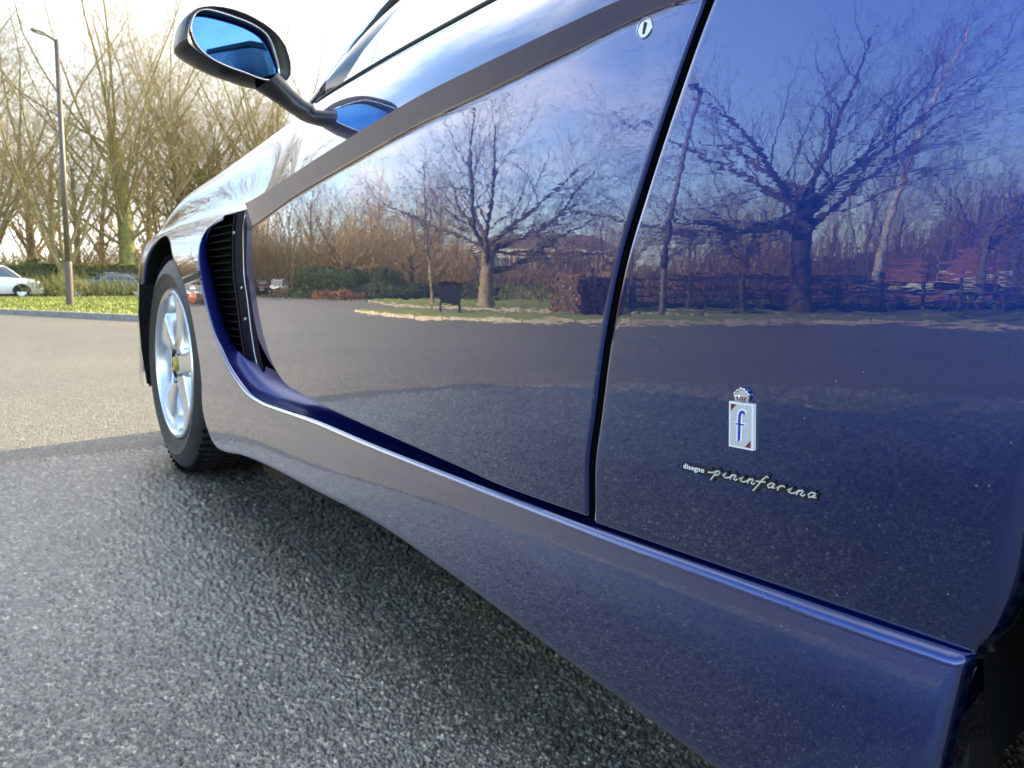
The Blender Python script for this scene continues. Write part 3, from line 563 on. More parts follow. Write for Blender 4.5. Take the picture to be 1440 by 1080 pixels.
# --- left of the camera, mirrored in the paint
SPREAD = [LV(1, 2.2, 1, 0, 5, .05, 0, 0, .85), LV(9, 5.8, .50, 1.1, 9, .11, .022, .55, .18), LV(11, 3.4, .46, .62, 7, .13, .012, .12, .22), LV(10, 1.9, .45, .65, 5, .15, -.005, .1, .3), LV(8, .95, .55, .65, 3, .17, -.02, .08, .45)]
tree('wide spreading low forked bare tree on the verge, mirrored in the car door', (-11.8, 18.0, .05), 5, (2.3, .27), SPREAD, M['bark_grey'], M['bark_dark'], base_dir=(.10, .05, 1), rz=.6)
SPREADB = [LV(1, 3.0, 1, 0, 6, .04, 0, 0, .8), LV(12, 6.8, .46, 1.12, 10, .11, .018, .58, .16), LV(11, 3.9, .45, .60, 7, .13, .008, .12, .22), LV(10, 2.1, .45, .65, 5, .15, .0, .1, .3), LV(8, 1.0, .55, .65, 3, .17, -.01, .08, .45)]
tree('tall spreading bare tree beside the rail fence, mirrored in the rear wing', (-17.9, 10.1, .05), 17, (3.2, .31), SPREADB, M['bark_dark'], M['bark_dark'], base_dir=(-.10, -.14, 1), rz=2.2)
SLIM = [LV(1, 6.5, 1, 0, 8, .04, 0, 0, .35), LV(14, 2.2, .4, .7, 5, .1, .05, .25, .25), LV(8, 1.1, .5, .7, 4, .14, .02, .1, .3), LV(6, .5, .6, .7, 2, .15, 0, .1, .5)]
tree('slender young bare tree on the lawn beyond the footpath', (-11.6, 21.5, .05), 8, (6.0, .075), SLIM, M['bark_grey'], M['bark_dark'])
BIRCH = [LV(1, 9.5, 1, 0, 9, .03, 0, 0, .25), LV(20, 2.8, .35, .8, 6, .1, .02, .30, .25), LV(8, 1.4, .5, .7, 4, .14, -.04, .1, .3), LV(6, .7, .6, .7, 3, .15, -.06, .1, .5)]
tree('pale leaning birch trunk behind the rail fence', (-27, 12.1, 0), 9, (10.5, .20), BIRCH, M['birch'], M['twig_brown'], base_dir=(-.20, -.16, 1), name='birch_tree')
tree('dark low forked tree standing behind the big rounded hedge', az_pos(-20.6, 49), 29, (2.6, .36), SPREAD, M['bark_dark'], M['twig_tan'], rz=.3)
tree('dark bare tree behind the low hedge, right of the rounded hedge', az_pos(-27.4, 50), 31, (3.4, .28), SPREADB, M['bark_dark'], M['twig_tan'], rz=1.3)
tree('golden lit slender tree at the end of the rounded hedge', az_pos(-14.6, 44), 37, (6.0, .12), SLIM, M['bark_moss'], M['bark_gold'])
tree('brown spreading tree beyond the brown hedge', az_pos(-45.5, 40), 39, (2.6, .22), SPREAD, M['bark_grey'], M['twig_brown'], rz=2.3)
tree('tall brown tree behind the fence at the right', az_pos(-57, 46), 43, (3.4, .26), SPREADB, M['bark_grey'], M['twig_brown'], rz=2.9)
tree('brown spreading tree near the orange roofed outbuilding', az_pos(-73.5, 42), 44, (2.8, .24), SPREAD, M['bark_grey'], M['twig_brown'], rz=.9)
bush('big rounded evergreen hedge clump beyond the car park', az_pos(-18.6, 43), 3.4, 2.25, M['hedge'], 2, 16000, .075, 'rounded_hedge', 'hedge')
bush('darker evergreen clump joining the rounded hedge', az_pos(-24.2, 43.5), 3.2, 1.8, M['hedge'], 5, 13000, .075, 'rounded_hedge', 'hedge')
hedge('low clipped hedge between the rounded clump and the spreading tree', az_pos(-27, 46)[:2], az_pos(-35.5, 42)[:2], 1.0, 1.15, M['hedge'], 6, 220, .07)
hedge('dark clipped hedge in front of the brick building', az_pos(-36, 40)[:2], az_pos(-46, 33)[:2], 1.0, 1.0, M['hedge'], 7, 220, .07)
bush('red brown low shrub at the foot of the rounded hedge', az_pos(-18.0, 38.5), .9, .62, M['dogwood'], 8, 2200, .045)
bush('second red brown low shrub, wider, at the foot of the rounded hedge', az_pos(-20.2, 38.5), 1.5, .68, M['dogwood'], 9, 3000, .045)
bush('yellow dry shrub beside the white hatchback on the far side', az_pos(-14.0, 50), 1.5, .7, M['beech'], 10, 2600, .05)
hedge('brown leaved beech hedge at the left end of the rail fence', (-9.9, 11.9), (-12.2, 12.6), .8, 1.08, M['beech'], 12, 900, .04)
for k in range(7):
    a = -50.5-k*2.7; bush(['pale pink dry shrub behind the rail fence', 'tan dry shrub behind the rail fence'][k % 2], az_pos(a, 23+k*.9), 1.15, 1.15+.2*(k % 3), M['dogwood' if k % 2 else 'beech'], 20+k, 2600, .045, group='dry shrubs behind the rail fence')
hedge('low dark ivy bank at the foot of the rail fence', (-13.2, 13.6), (-30, 7.0), .9, .42, M['hedge'], 14, 300, .045, name='ivy_bank', cat='ground cover')
# rail fence
M['timber'] = noise_col(mat('weathered_dark_timber', (.09, .075, .06), .8), (.06, .05, .042), (.13, .11, .09), 8, 5, stretch=(1, 1, 6))
M['pale_timber'] = noise_col(mat('pale_weathered_timber', (.4, .36, .28), .7), (.34, .31, .25), (.50, .46, .38), 8, 5)
fn_root = empty('rail_fence', 'dark timber fence of posts and four horizontal rails along the verge', 'fence', (0, 0, 0)); fp0 = Vector((-10.8, 12.6, 0)); fp1 = Vector((-33.5, 5.2, 0)); nb = 13; fd = (fp1-fp0)/nb; fa = atan2(fd.y, fd.x)
mb = MB(); mb.box((0, 0, 0), (.11, .11, 1.2)); pst = mb.build('post', M['timber'], fn_root, bevel=.01); mb = MB(); mb.box((0, 0, 0), (fd.length-.004, .04, .085)); ral = mb.build('rail', M['timber'], fn_root, bevel=.006)
for k in range(nb+1):
    o = pst if k == 0 else pst.copy()
    if k: sc.collection.objects.link(o); o.parent = fn_root
    o.location = fp0+fd*k+Vector((0, 0, .55)); o.rotation_euler = (0, rnd.uniform(-.01, .01), fa)
for k in range(nb):
    for j in range(4):
        o = ral if (k == 0 and j == 0) else ral.copy()
        if o is not ral: sc.collection.objects.link(o); o.parent = fn_root
        o.location = fp0+fd*(k+.5)+Vector((.06*sin(fa), -.06*cos(fa), .30+j*.245)); o.rotation_euler = (0, rnd.uniform(-.004, .004), fa)
lamp_post('slim street lamp at the end of the rail fence, mirrored beside the door gap', (-11.3, 10.0, .08), 5.4, radians(-95), .075)
# litter bin
lb = empty('litter_bin', 'dark litter bin on legs at the tip of the grass verge', 'litter bin', (-7.0, 12.8, .07), radians(30))
mb = MB(); mb.box((0, 0, .42), (.52, .40, .44)); mb.build('bin_body', M['bin_dark'] if 'bin_dark' in M else M['black'], lb, bevel=.02)
mb = MB(); mb.box((0, 0, .70), (.58, .46, .05)); mb.build('lid', M['grille'], lb, bevel=.015)
for sx in (-1, 1):
    for sy in (-1, 1): mb = MB(); mb.box((sx*.24, sy*.19, .34), (.045, .045, .72)); mb.build('leg', M['black'], lb)
# picnic table
pt_ = empty('picnic_table', 'pale topped picnic table with dark splayed legs on the verge', 'picnic table', (-21.2, 6.6, .07), radians(15))
for k in range(5): mb = MB(); mb.box((0, -.30+k*.15, .74), (1.8, .14, .045)); mb.build('table_plank', M['pale_timber'], pt_, bevel=.006)
for sy in (-1, 1):
    for q in (0, 1): mb = MB(); mb.box((0, sy*(.66+q*.13), .44), (1.8, .125, .045)); mb.build('seat_plank', M['pale_timber'], pt_, bevel=.006)
    for sx in (-1, 1): mb = MB(); mb.tube([(sx*.62, sy*.62, 0), (sx*.62, sy*.22, .71)], .045, 6); mb.build('leg', M['timber'], pt_)
for sx in (-1, 1): mb = MB(); mb.box((sx*.62, 0, .39), (.05, 1.5, .09)); mb.build('crossbar', M['timber'], pt_)
parked_car('small white hatchback parked on the far side of the car park', (*az_pos(-13.4, 57)[:2], 0), radians(120), (.78, .78, .74), 3.9, 1.7, 1.45)
parked_car('dark red car half hidden behind the small white hatchback', (*az_pos(-11.6, 60)[:2], 0), radians(110), (.12, .02, .02), 4.2, 1.7, 1.42)
# brick buildings
def brick_material():
    m = mat('red_brick', (.3, .12, .08), .85); t = m.node_tree; b = t.nodes['Principled BSDF']; co = nd(t, 'ShaderNodeTexCoord'); mp = nd(t, 'ShaderNodeMapping'); mp.inputs['Rotation'].default_value = (radians(90), 0, 0)
    t.links.new(co.outputs['Object'], mp.inputs[0]); br = nd(t, 'ShaderNodeTexBrick', inp={'Scale': 1.0, 'Mortar Size': .006, 'Brick Width': .225, 'Row Height': .075}); br.inputs['Color1'].default_value = (.30, .11, .075, 1); br.inputs['Color2'].default_value = (.22, .075, .055, 1); br.inputs['Mortar'].default_value = (.30, .27, .24, 1)
    t.links.new(mp.outputs[0], br.inputs['Vector']); t.links.new(br.outputs['Color'], b.inputs['Base Color']); return m
M['brick'] = brick_material(); M['tiles'] = noise_col(mat('terracotta_roof_tiles', (.35, .15, .09), .8), (.26, .10, .06), (.42, .20, .12), 3, 6, bump=.4, bdist=.03); M['slate'] = noise_col(mat('brown_grey_roof', (.14, .11, .10), .8), (.11, .09, .08), (.18, .14, .12), 2, 5)
M['white_frame'] = mat('white_window_frame', (.72, .73, .74), .4)
def building(label, c, ang, L, D, Hh, roof_h, rm, rows, name='brick_building'):
    root = empty(name, label, 'building', (c[0], c[1], 0), ang)
    mb = MB(); mb.box((0, 0, Hh/2-.1), (L, D, Hh+.2)); mb.build('wall', M['brick'], root)
    mb = MB(); e = .35; mb.add([(-L/2-e, -D/2-e, Hh), (L/2+e, -D/2-e, Hh), (L/2+e, D/2+e, Hh), (-L/2-e, D/2+e, Hh), (-L/2+D*.3, 0, Hh+roof_h), (L/2-D*.3, 0, Hh+roof_h)], [(0, 1, 5, 4), (2, 3, 4, 5), (1, 2, 5), (3, 0, 4), (3, 2, 1, 0)]); mb.build('roof', rm, root)
    mb = MB(); mb.box((0, -D/2-.42, Hh-.02), (L+.7, .12, .2)); mb.build('fascia', M['white_frame'], root)
    for (z, h, n, wd) in rows:
        for k in range(n):
            x = -L/2+(k+.5)*L/n; mb = MB()
            for (cx_, cz_, sx_, sz_) in ((0, h/2, wd, .09), (0, -h/2, wd, .09), (-wd/2, 0, .09, h), (wd/2, 0, .09, h), (0, 0, .07, h)): mb.box((x+cx_, -D/2-.03, z+cz_), (sx_, .10, sz_))
            w_o = mb.build('window', M['white_frame'], root); mb = MB(); mb.box((x, -D/2-.012, z), (wd-.05, .03, h-.05)); mb.build('pane', M['dark_glass'], w_o)
            mb = MB(); mb.box((x, -D/2-.06, z-h/2-.09), (wd+.2, .14, .08)); mb.build('sill', M['concrete'], root)
    return root
cA = az_pos(-40, 66); building('long red brick building with a row of white framed windows behind the spreading tree', cA, radians(40), 15, 8, 4.7, 1.9, M['slate'], [(3.4, 1.5, 7, 1.7), (1.2, 1.2, 5, 1.3)])
cB = az_pos(-68.3, 52); building('low brick outbuilding with a sunlit terracotta roof beyond the fence', cB, radians(72), 4.6, 4, 1.35, .8, M['tiles'], [], 'outbuilding')
cC = az_pos(-73.0, 50); building('second low brick outbuilding with a terracotta roof, nearer the picnic table', cC, radians(76), 3.6, 4, 1.5, .8, M['tiles'], [(.85, .65, 1, .8)], 'outbuilding')
# ================================================================== CAR
car = empty('sports_car', 'navy blue two door sports car parked in the foreground, seen low along its flank', 'car')
CX = 1.49                                    # centre line of the car
# --- outer skin of fender and sill
def tau_fender(z): return np.interp(z, [.14, .25, .45, .57, .63, .68, .72, .76], [1, 2.5, 1, 1.5, 7, 17, 24, 29])
def tau_sill(z): return np.interp(z, [.13, .17, .20, .25, .30, .33, .40, .57, .63, .68, .72, .76], [-2, 3, 6, 8, 11, 11, 2, 1.5, 7, 17, 24, 29])
def integ(tau, z, z0=.25, n=48):
    s = np.linspace(0, 1, n)[:, None]; zz = z0+(np.ravel(z)[None]-z0)*s; t = np.tan(np.radians(tau(zz)))
    I = ((t[1:]+t[:-1])/2).sum(0)*(np.ravel(z)-z0)/(n-1); return I.reshape(np.shape(z))
def X_A(y, z):
    wf = smooth01((y-1.15)/.75); x = .527+(1-wf)*integ(tau_sill, z)+wf*integ(tau_fender, z)
    x = x+np.where(y > 2.78, (y-2.78)**2*1.2, 0)+np.where(y < .35, (.35-y)**2*.25, 0)
    return x
PAIRS = [((.195, .306), (.215, .12)), ((.38, .304), (.39, .142)), ((.57, .302), (.58, .158)), ((.83, .303), (.834, .182)), ((1.067, .305), (1.055, .195)), ((1.30, .310), (1.30, .192)),
         ((1.49, .311), (1.55, .188)), ((1.60, .314), (1.72, .178)), ((1.70, .328), (1.84, .163)), ((1.80, .365), (1.925, .164)), ((1.87, .41), (1.992, .196)), ((1.926, .449), (2.035, .247)),
         ((1.985, .511), (2.043, .313)), ((2.042, .588), (2.075, .387)), ((2.078, .647), (2.145, .497)), ((2.090, .693), (2.24, .585)), ((2.05, .732), (2.32, .628)), ((1.96, .7485), (2.365, .652)),
         ((2.00, .752), (2.405, .675)), ((2.22, .753), (2.46, .703)), ((2.46, .752), (2.54, .724)), ((2.58, .745), (2.62, .722)), ((2.70, .733), (2.70, .69)), ((2.85, .69), (2.74, .62)),
         ((2.95, .5), (2.755, .54)), ((2.97, .3), (2.76, .40)), ((2.97, .2), (2.75, .28))]
EC = cub2([p[0] for p in PAIRS]); OC = cub2([p[1] for p in PAIRS]); NP_ = len(PAIRS)-1
def uix(i): return i/NP_
SEG = NP_*24; U = np.linspace(0, 1, SEG+1)
E_, O_ = EC(U), OC(U)
vv = np.concatenate([[0, .008, .016, .03, .05], np.linspace(.08, .92, 42), [.95, .97, .985, .995, 1]])
YZ = E_[:, None]*(1-vv[None, :, None])+O_[:, None]*vv[None, :, None]
LEN = np.linalg.norm(E_-O_, axis=1)
dO = (1-vv[None])*LEN[:, None]                       # distance from outer edge (arch or bottom)
ro = .012
YZx = X_A(YZ[..., 0], YZ[..., 1])+np.where(dO < ro, ro-np.sqrt(np.clip(ro**2-(ro-dO)**2, 0, None)), 0)*.8
# rear end of the sill rolls inwards
d_re = YZ[..., 0]-(.195+(.306-YZ[..., 1])*.108); YZx = YZx+np.where(d_re < .012, .012-np.sqrt(np.clip(.012**2-(.012-np.clip(d_re, 0, 1))**2, 0, None)), 0)
PA = np.stack([YZx, YZ[..., 0], YZ[..., 1]], -1)
fs = grid_mesh('front_fender', PA, M['paint'], car, ref=(-1, 0, 0))
fs['label'] = 'navy front fender flowing back into the sill under the door'
# edge roll and inner walls along curve E (ledge of the sill and inside of the air vent)
nE = int(uix(17)*SEG)+1
Ek = PA[:nE, 0]; tang = E_[:nE]-YZ[:nE, 5]; tang /= np.linalg.norm(tang, axis=1, keepdims=True)
INN = np.array([(.197, .318, .578), (.38, .316, .578), (.57, .315, .578), (.83, .318, .578), (1.067, .325, .58), (1.30, .338, .583), (1.47, .352, .588), (1.60, .372, .590), (1.71, .385, .584),
                (1.79, .392, .576), (1.87, .415, .570), (1.93, .452, .568), (1.985, .508, .568), (2.042, .585, .568), (2.080, .645, .568), (2.088, .690, .569), (2.045, .724, .572), (1.955, .738, .575)])
IN = cub2(INN)(np.linspace(0, 1, nE))
RR = np.interp(np.linspace(0, 17, nE), [0, 8, 11, 17], [.010, .010, .0045, .0035]); rows = []
for ph in np.linspace(0, radians(82), 9):
    k = RR*np.sin(ph); q = RR*(1-np.cos(ph)); rows.append(np.stack([Ek[:, 0]+q, Ek[:, 1]+tang[:, 0]*k, Ek[:, 2]+tang[:, 1]*k], -1))
last = rows[-1]; tgt = np.stack([IN[:, 2], IN[:, 0], IN[:, 1]], -1)
ledge = grid_mesh('sill_ledge', np.stack(rows, 1), M['paint'], car, ref=(-1, 0, .6)); ledge['label'] = 'polished rolled edge of the sill and air vent'
mid = last.copy(); mid[:, 0] = tgt[:, 0]*.9+last[:, 0]*.1; rows = []
for s in np.linspace(0, 1, 16): rows.append(last*(1-s)**2+mid*2*s*(1-s)+tgt*s*s)
inn_w = grid_mesh('inner_wall', np.stack(rows, 1), M['inner_paint'], car, ref=(-1, 0, .6)); inn_w['label'] = 'deep blue inner wall of the air vent and sill channel'
# underside turn of the sill
bot = PA[:int(uix(8.2)*SEG), -1]; b2 = bot+np.array([.10, 0, .015]); grid_mesh('sill_underside', np.stack([bot, b2], 1), M['void'], car, ref=(0, 0, -1))
mb = MB(); mb.add([(.526, 2.745, .576), (.519, 2.745, .48), (.523, 2.745, .359), (.536, 2.745, .237), (.60, 2.72, .237), (.60, 2.70, .572)], [(0, 1, 2, 3, 4, 5)])
mb.add([(.526, 2.745, .576), (.519, 2.745, .48), (.523, 2.745, .359), (.536, 2.745, .237), (.57, 2.85, .237), (.56, 2.85, .359), (.55, 2.85, .48), (.55, 2.85, .572)], [(0, 7, 6, 1), (1, 6, 5, 2), (2, 5, 4, 3)]); mb.build('bumper_edge', M['void'], car)
mb = MB(); mb.box((.60, .205, .20), (.06, .008, .20)); mb.build('arch_liner_flap', M['black'], car)
# closing flange at rear end of the sill and round the front arch
re = PA[0, :]; grid_mesh('sill_end_flange', np.stack([re, re+np.array([.06, -.002, 0]), re+np.array([.12, .01, .0])], 1), M['paint'], car, ref=(0, -1, 0))
ar = PA[int(uix(8)*SEG):, -1]; c0 = np.array([0, 2.4, .335]); ai = ar+np.array([.03, 0, 0])+(c0-ar)*np.array([0, .02, .02]); grid_mesh('arch_flange', np.stack([ar, ai, ai+np.array([.01, 0, 0])+(ar-c0)*np.array([0, .05, .05])], 1), M['void'], car, ref=(0, 0, 0.01))
# --- door and rear quarter
YC = [-1.15, -.3, .3, .52, .594, .718, .879, 1.097, 1.406, 1.55, 1.70, 1.84, 2.1, 2.42, 2.54, 2.66, 2.85, 3.0]
ZC = [.77, .84, .845, .845, .842, .836, .828, .808, .778, .7635, .754, .7505, .749, .748, .742, .735, .69, .62]
zc_f = cub(YC, ZC)
gapc = cub([.31, .327, .376, .439, .514, .592, .665, .727, .815, .90, .99], [.571, .568, .564, .551, .537, .518, .491, .466, .427, .378, .32])
GH = .0035                                     # half width of the shut line
bw_f = cub([-1.2, .3, .49, .6, .88, 1.1, 1.4, 1.72], [.02, .019, .020, .025, .031, .032, .033, .046])
def tau_door(z, zc, bw):
    base = np.interp(z, [.30, .36, .45, .52, .57, .62, .68, .76, .85], [-7, -4.6, -2.0, -.1, .55, .95, 1.8, 3.0, 4.5])
    t = smooth01((z-(zc-bw-.010))/.014); return base*(1-t)+(-19)*t
def X_B(y, z, n=220):
    zc = zc_f(y); s = np.linspace(0, 1, n)[(...,)+(None,)*np.ndim(z)]; zz = .57+(z-.57)*s; t = np.tan(np.radians(tau_door(zz, zc, bw_f(y))))
    I = ((t[1:]+t[:-1])/2).sum(0)*(z-.57)/(n-1)
    x = .531+(y-.75)**2/(2*15)+I
    hz = np.maximum(z-.57, 0); hz = hz*hz/(hz+.13+1e-9); hq = np.clip(.5-y, 0, .45); x = x+hq*hz*(-.19)
    return x
def roll(d, r): return np.where(d < r, r-np.sqrt(np.clip(r*r-(r-np.clip(d, 0, r))**2, 0, None)), 0)
def clus(n, e=.006):
    return np.unique(np.concatenate([np.linspace(0, 1, n), e*np.array([.05, .12, .25, .4, .6, .8, 1, 1.4]), 1-e*np.array([.05, .12, .25, .4, .6, .8, 1, 1.4])]))
yF = cub([.30, .358, .373, .411, .51, .584, .590, .599, .698, .745], [1.40, 1.461, 1.52, 1.589, 1.663, 1.697, 1.700, 1.712, 1.706, 1.70])
zl = cub([.19, .57, .72, .82, 1.0, 1.35, 1.461, 1.7], [.313, .318, .3185, .324, .333, .349, .358, .358])
uu = clus(150, .006); vd = clus(150, .014)
def door_patch():
    u = uu[:, None]+0*vd[None]; v = vd[None]+0*uu[:, None]; y = .57+(1.461-.57)*u
    for _ in range(6):
        z0 = zl(y) if True else 0; z = z0+(zc_f(y)-z0)*v; yR = gapc(z)+GH; y = yR+(yF(z)-yR)*u
    z = zl(np.minimum(y, 1.461)); z = z+(zc_f(y)-z)*v
    return y, z, gapc(z)+GH
yD, zD, yRD = door_patch()
xD = X_B(yD, zD)+roll(yD-yRD, .005)+roll(zD-zl(np.minimum(yD, 1.461)), .006)+roll(yF(zD)-yD, .005)
PD = np.stack([xD, yD, zD], -1)
door = grid_mesh('door', PD, M['paint'], car, ref=(-1, 0, 0))
yQf = cub([.30, .314, .34, .377, .418, .5, .6, .66, .70, .715, .72, .86], [.188, .189, .177, .167, .163, .148, .085, .01, -.09, -.17, -.185, -.185])
def quarter():
    vq = clus(150, .012); uq = clus(120, .012); u = uq[:, None]+0*vq[None]; v = vq[None]+0*uq[:, None]; z = .314+(.84-.314)*v; y = .3+0*z
    for _ in range(6):
        yR = yQf(z); y = yR+(gapc(z)-GH-yR)*u; z = .314+(zc_f(y)-.314)*v
    return y, z
yQ, zQ = quarter()
dA = np.where(zQ < .712, yQ-yQf(zQ), 1)
xQ = X_B(yQ, zQ)+roll(gapc(zQ)-GH-yQ, .008)+roll(zQ-.314, .006)+roll(dA, .016)*1.2
PQ = np.stack([xQ, yQ, zQ], -1)
quart = grid_mesh('rear_quarter_panel', PQ, M['paint'], car, ref=(-1, 0, 0))
# --- shoulder / bonnet / rear deck as one family of sections, cut into panels
SK = np.array([  # y, tau0, Pcx, Pcz, slope, centre z
    [-1.15, 15, .66, .86, 30, .91], [-.3, 34, .63, .955, 34, 1.0], [.3, 19, .64, .973, 26, 1.02], [.9, 18, .64, .969, 26, 1.02], [1.1, 18.5, .64, .966, 26, 1.01], [1.4, 18.5, .64, .955, 26, 1.0],
    [1.6, 20.5, .636, .936, 26, .99], [1.83, 24, .627, .908, 26, .975], [2.1, 26.5, .616, .876, 25.5, .94], [2.4, 28, .600, .838, 25, .90], [2.63, 25, .585, .768, 24, .85], [2.85, 22, .60, .722, 22, .80], [3.0, 20, .66, .66, 20, .76]])
def P0x(y):
    a = X_B(y, zc_f(y)); b = X_A(y, zc_f(y)); t = smooth01((y-1.35)/.45); return a*(1-t)+b*t
skf = [cub(SK[:, 0], SK[:, k]) for k in range(1, 6)]
def section(y, v):
    """v 0..1 from crease to crest, 1..2 crest to centre line"""
    z0 = zc_f(y); x0 = P0x(y); t0, cx_, cz_, sl_, ce = [f(y) for f in skf]; t0 = np.radians(t0); sl_ = np.radians(sl_)
    a = np.clip(v, 0, 1); L = np.hypot(cx_-x0, cz_-z0)
    def H(p0, m0, p1, m1, t): return (2*t**3-3*t**2+1)*p0+(t**3-2*t**2+t)*m0+(-2*t**3+3*t**2)*p1+(t**3-t**2)*m1
    X1 = H(x0, np.sin(t0)*L, cx_, np.cos(sl_)*L, a); Z1 = H(z0, np.cos(t0)*L, cz_, np.sin(sl_)*L, a)
    b = np.clip(v-1, 0, 1); X2 = H(cx_, np.cos(sl_)*.25, CX, .6, b); Z2 = H(cz_, np.sin(sl_)*.25, ce, 0, b)
    return np.where(v <= 1, X1, X2), np.where(v <= 1, Z1, Z2)
def skin(name, y0, y1, v0, v1, ny, nv, m=None, cutgap=None, gy=None):
    y = np.linspace(y0, y1, ny)[:, None]; v = np.linspace(v0, v1, nv)[None]; y = y+0*v; v = v+0*y
    if cutgap is not None:                                     # trim one end along the shut line
        for _ in range(5):
            X, Z = section(y, v); g = gapc(Z); s = np.linspace(0, 1, ny)[:, None]
            y = (g+GH)+(y1-g-GH)*s if cutgap == 'start' else y0+(g-GH-y0)*s
    X, Z = section(y, v); P = np.stack([X, y, Z], -1); e = 1e-3
    Xa, Za = section(y+e, v); Xb, Zb = section(y-e, v); vc = np.clip(v, v0+1e-3, v1-1e-3)
    Xc, Zc = section(y, vc+1e-3); Xd, Zd = section(y, vc-1e-3)
    dy_ = np.stack([Xa-Xb, 0*X+2*e, Za-Zb], -1); dv_ = np.stack([Xc-Xd, 0*X, Zc-Zd], -1); n = np.cross(dv_, dy_); n /= np.maximum(np.linalg.norm(n, axis=-1, keepdims=True), 1e-9)
    if cutgap is not None:
        d = y-(gapc(Z)+GH) if cutgap == 'start' else (gapc(Z)-GH)-y
        P[..., 0] += roll(d, .006)*.7; P[..., 2] -= roll(d, .006)*.7
        n = grid_normals(P)
    return grid_mesh(name, P, m or M['paint'], car, normals=n, ref=(-.5, 0, 1))
shd = skin('shoulder', .5, 1.70, 0, 1, 90, 40, cutgap='start'); shd.parent = door
skin('shoulder', -1.15, .4, 0, 1, 60, 30, cutgap='end').parent = quart
skin('fender_top', 1.70, 3.0, 0, 1, 110, 40)
skin('bonnet', 1.60, 3.0, 1, 2, 90, 40)
skin('boot_lid', -1.15, -.35, 1, 2, 20, 20)
# rear quarter below the crease behind the wheel arch
cR = np.array([-.185, .345]); th = np.linspace(radians(90), radians(192), 40)
Oq = np.stack([cR[0]+.37*np.cos(th), cR[1]+.37*np.sin(th)], -1); Eq = cub2([(-.185, .845), (-.6, .83), (-1.15, .77), (-1.16, .5), (-1.15, .27)])(np.linspace(0, 1, 40)); Eq[:13, 1] = zc_f(Eq[:13, 0])
vq = np.linspace(0, 1, 16)[None, :, None]; G = Eq[:, None]*(1-vq)+Oq[:, None]*vq
grid_mesh('rear_corner_panel', np.stack([X_B(G[..., 0], G[..., 1]), G[..., 0], G[..., 1]], -1), M['paint'], car, ref=(-1, 0, 0))
# dark backing behind shut lines, seal under the door
zg = np.linspace(.315, .96, 40); 
def gx(z):
    return np.where(z < .835, X_B(gapc(z), np.minimum(z, .84)), X_B(gapc(z), 0*z+.838)+(z-.838)*.85)
yg = gapc(zg); xg = gx(zg)
grid_mesh('shut_line_seal', np.stack([np.stack([xg+.018, yg-.03, zg], -1), np.stack([xg+.022, yg, zg], -1), np.stack([xg+.018, yg+.03, zg], -1)], 1), M['void'], car, ref=(-1, 0, 0))
for sgn in (-1, 1):
    grid_mesh('shut_line_return', np.stack([np.stack([xg+.005, yg+sgn*GH, zg], -1), np.stack([xg+.022, yg+sgn*GH, zg], -1)], 1), M['void'], car, ref=(0, -sgn, 0))
ys = np.linspace(.19, 1.47, 60); zb = np.where(ys < .57, .314, zl(ys)); xs = X_B(ys, zb)
grid_mesh('door_seal', np.stack([np.stack([xs+.0045, ys, zb+.0004], -1), np.stack([xs+.03, ys, zb+.003], -1), np.stack([0*xs+.586, ys, zb-.012], -1)], 1), M['void'], car, ref=(-1, 0, -.3))
# flange in front of the door edge, then the vent's rear wall
zf = np.linspace(.362, .742, 70); yf = yF(zf); xf = X_B(yf, zf)
w_ = np.interp(zf, [.362, .405, .45, .55, .70, .742], [.003, .04, .065, .06, .06, .04])
rowsf = [np.stack([xf+.004, yf, zf], -1), np.stack([xf+.006, yf+.003, zf], -1), np.stack([xf+.007, yf+w_*.5, zf], -1), np.stack([xf+.008, yf+w_-.003, zf], -1)]
grid_mesh('vent_flange', np.stack(rowsf, 1), M['inner_paint'], car, ref=(-1, 0, 0))
yL = cub([.38, .387, .458, .54, .605, .698, .742], [1.70, 1.707, 1.740, 1.763, 1.782, 1.778, 1.755])
zs_ = np.linspace(.388, .738, 24); mb = MB(); mb.tube([(.568, float(yL(z)), z) for z in zs_], .0015, 6); mb.build('vent_edge_strip', M['steel'], car, True)
grid_mesh('vent_rear_wall', np.stack([np.stack([xf+.009, yf+w_+.001, zf], -1), np.stack([xf+.04, yf+w_+.004, zf], -1)], 1), M['grille'], car, ref=(0, 1, 0))
vent = empty('air_vent', None, None); vent.parent = car
def quadstrip(name, z, y0, y1, x, m, parent): return grid_mesh(name, np.stack([np.stack([x+0*z, y0, z], -1), np.stack([x+0*z, y1, z], -1)], 1), m, parent, ref=(-1, 0, 0))
zv = np.linspace(.37, .748, 30); quadstrip('backing_panel', zv, 0*zv+1.40, 0*zv+2.15, .604, M['void'], vent)
M['vent_blue'] = mat('dark_blue_inner_panel', (.0012, .0016, .008), .6, 0, Specular_IOR_Level=.08)
quadstrip('blanking_panel', zv, yL(zv)+.002, yL(zv)+.115, .581, M['vent_blue'], vent)
mb = MB(); mb.tube([(.580, float(yL(z))+.115, z) for z in zv], .003, 5); mb.build('divider', M['grille'], vent)
for k in range(18):
    z = .405+k*.0185; ya = float(yL(z))+.118; yb = 2.12-max(0, .62-z)*.85
    if yb-ya < .02: continue
    mb = MB(); mb.box((.588, (ya+yb)/2, z), (.026, yb-ya, .0022), ry=radians(6)); mb.build('louvre', M['louvre'], vent)
for (z, dy_) in ((.565, .06), (.49, .062), (.70, .10)):
    lathe('screw', [(.0001, -.004), (.003, -.004), (.004, -.002), (.004, .001)], M['steel'], vent, seg=12, loc=(.579, float(yL(z))+dy_, z))
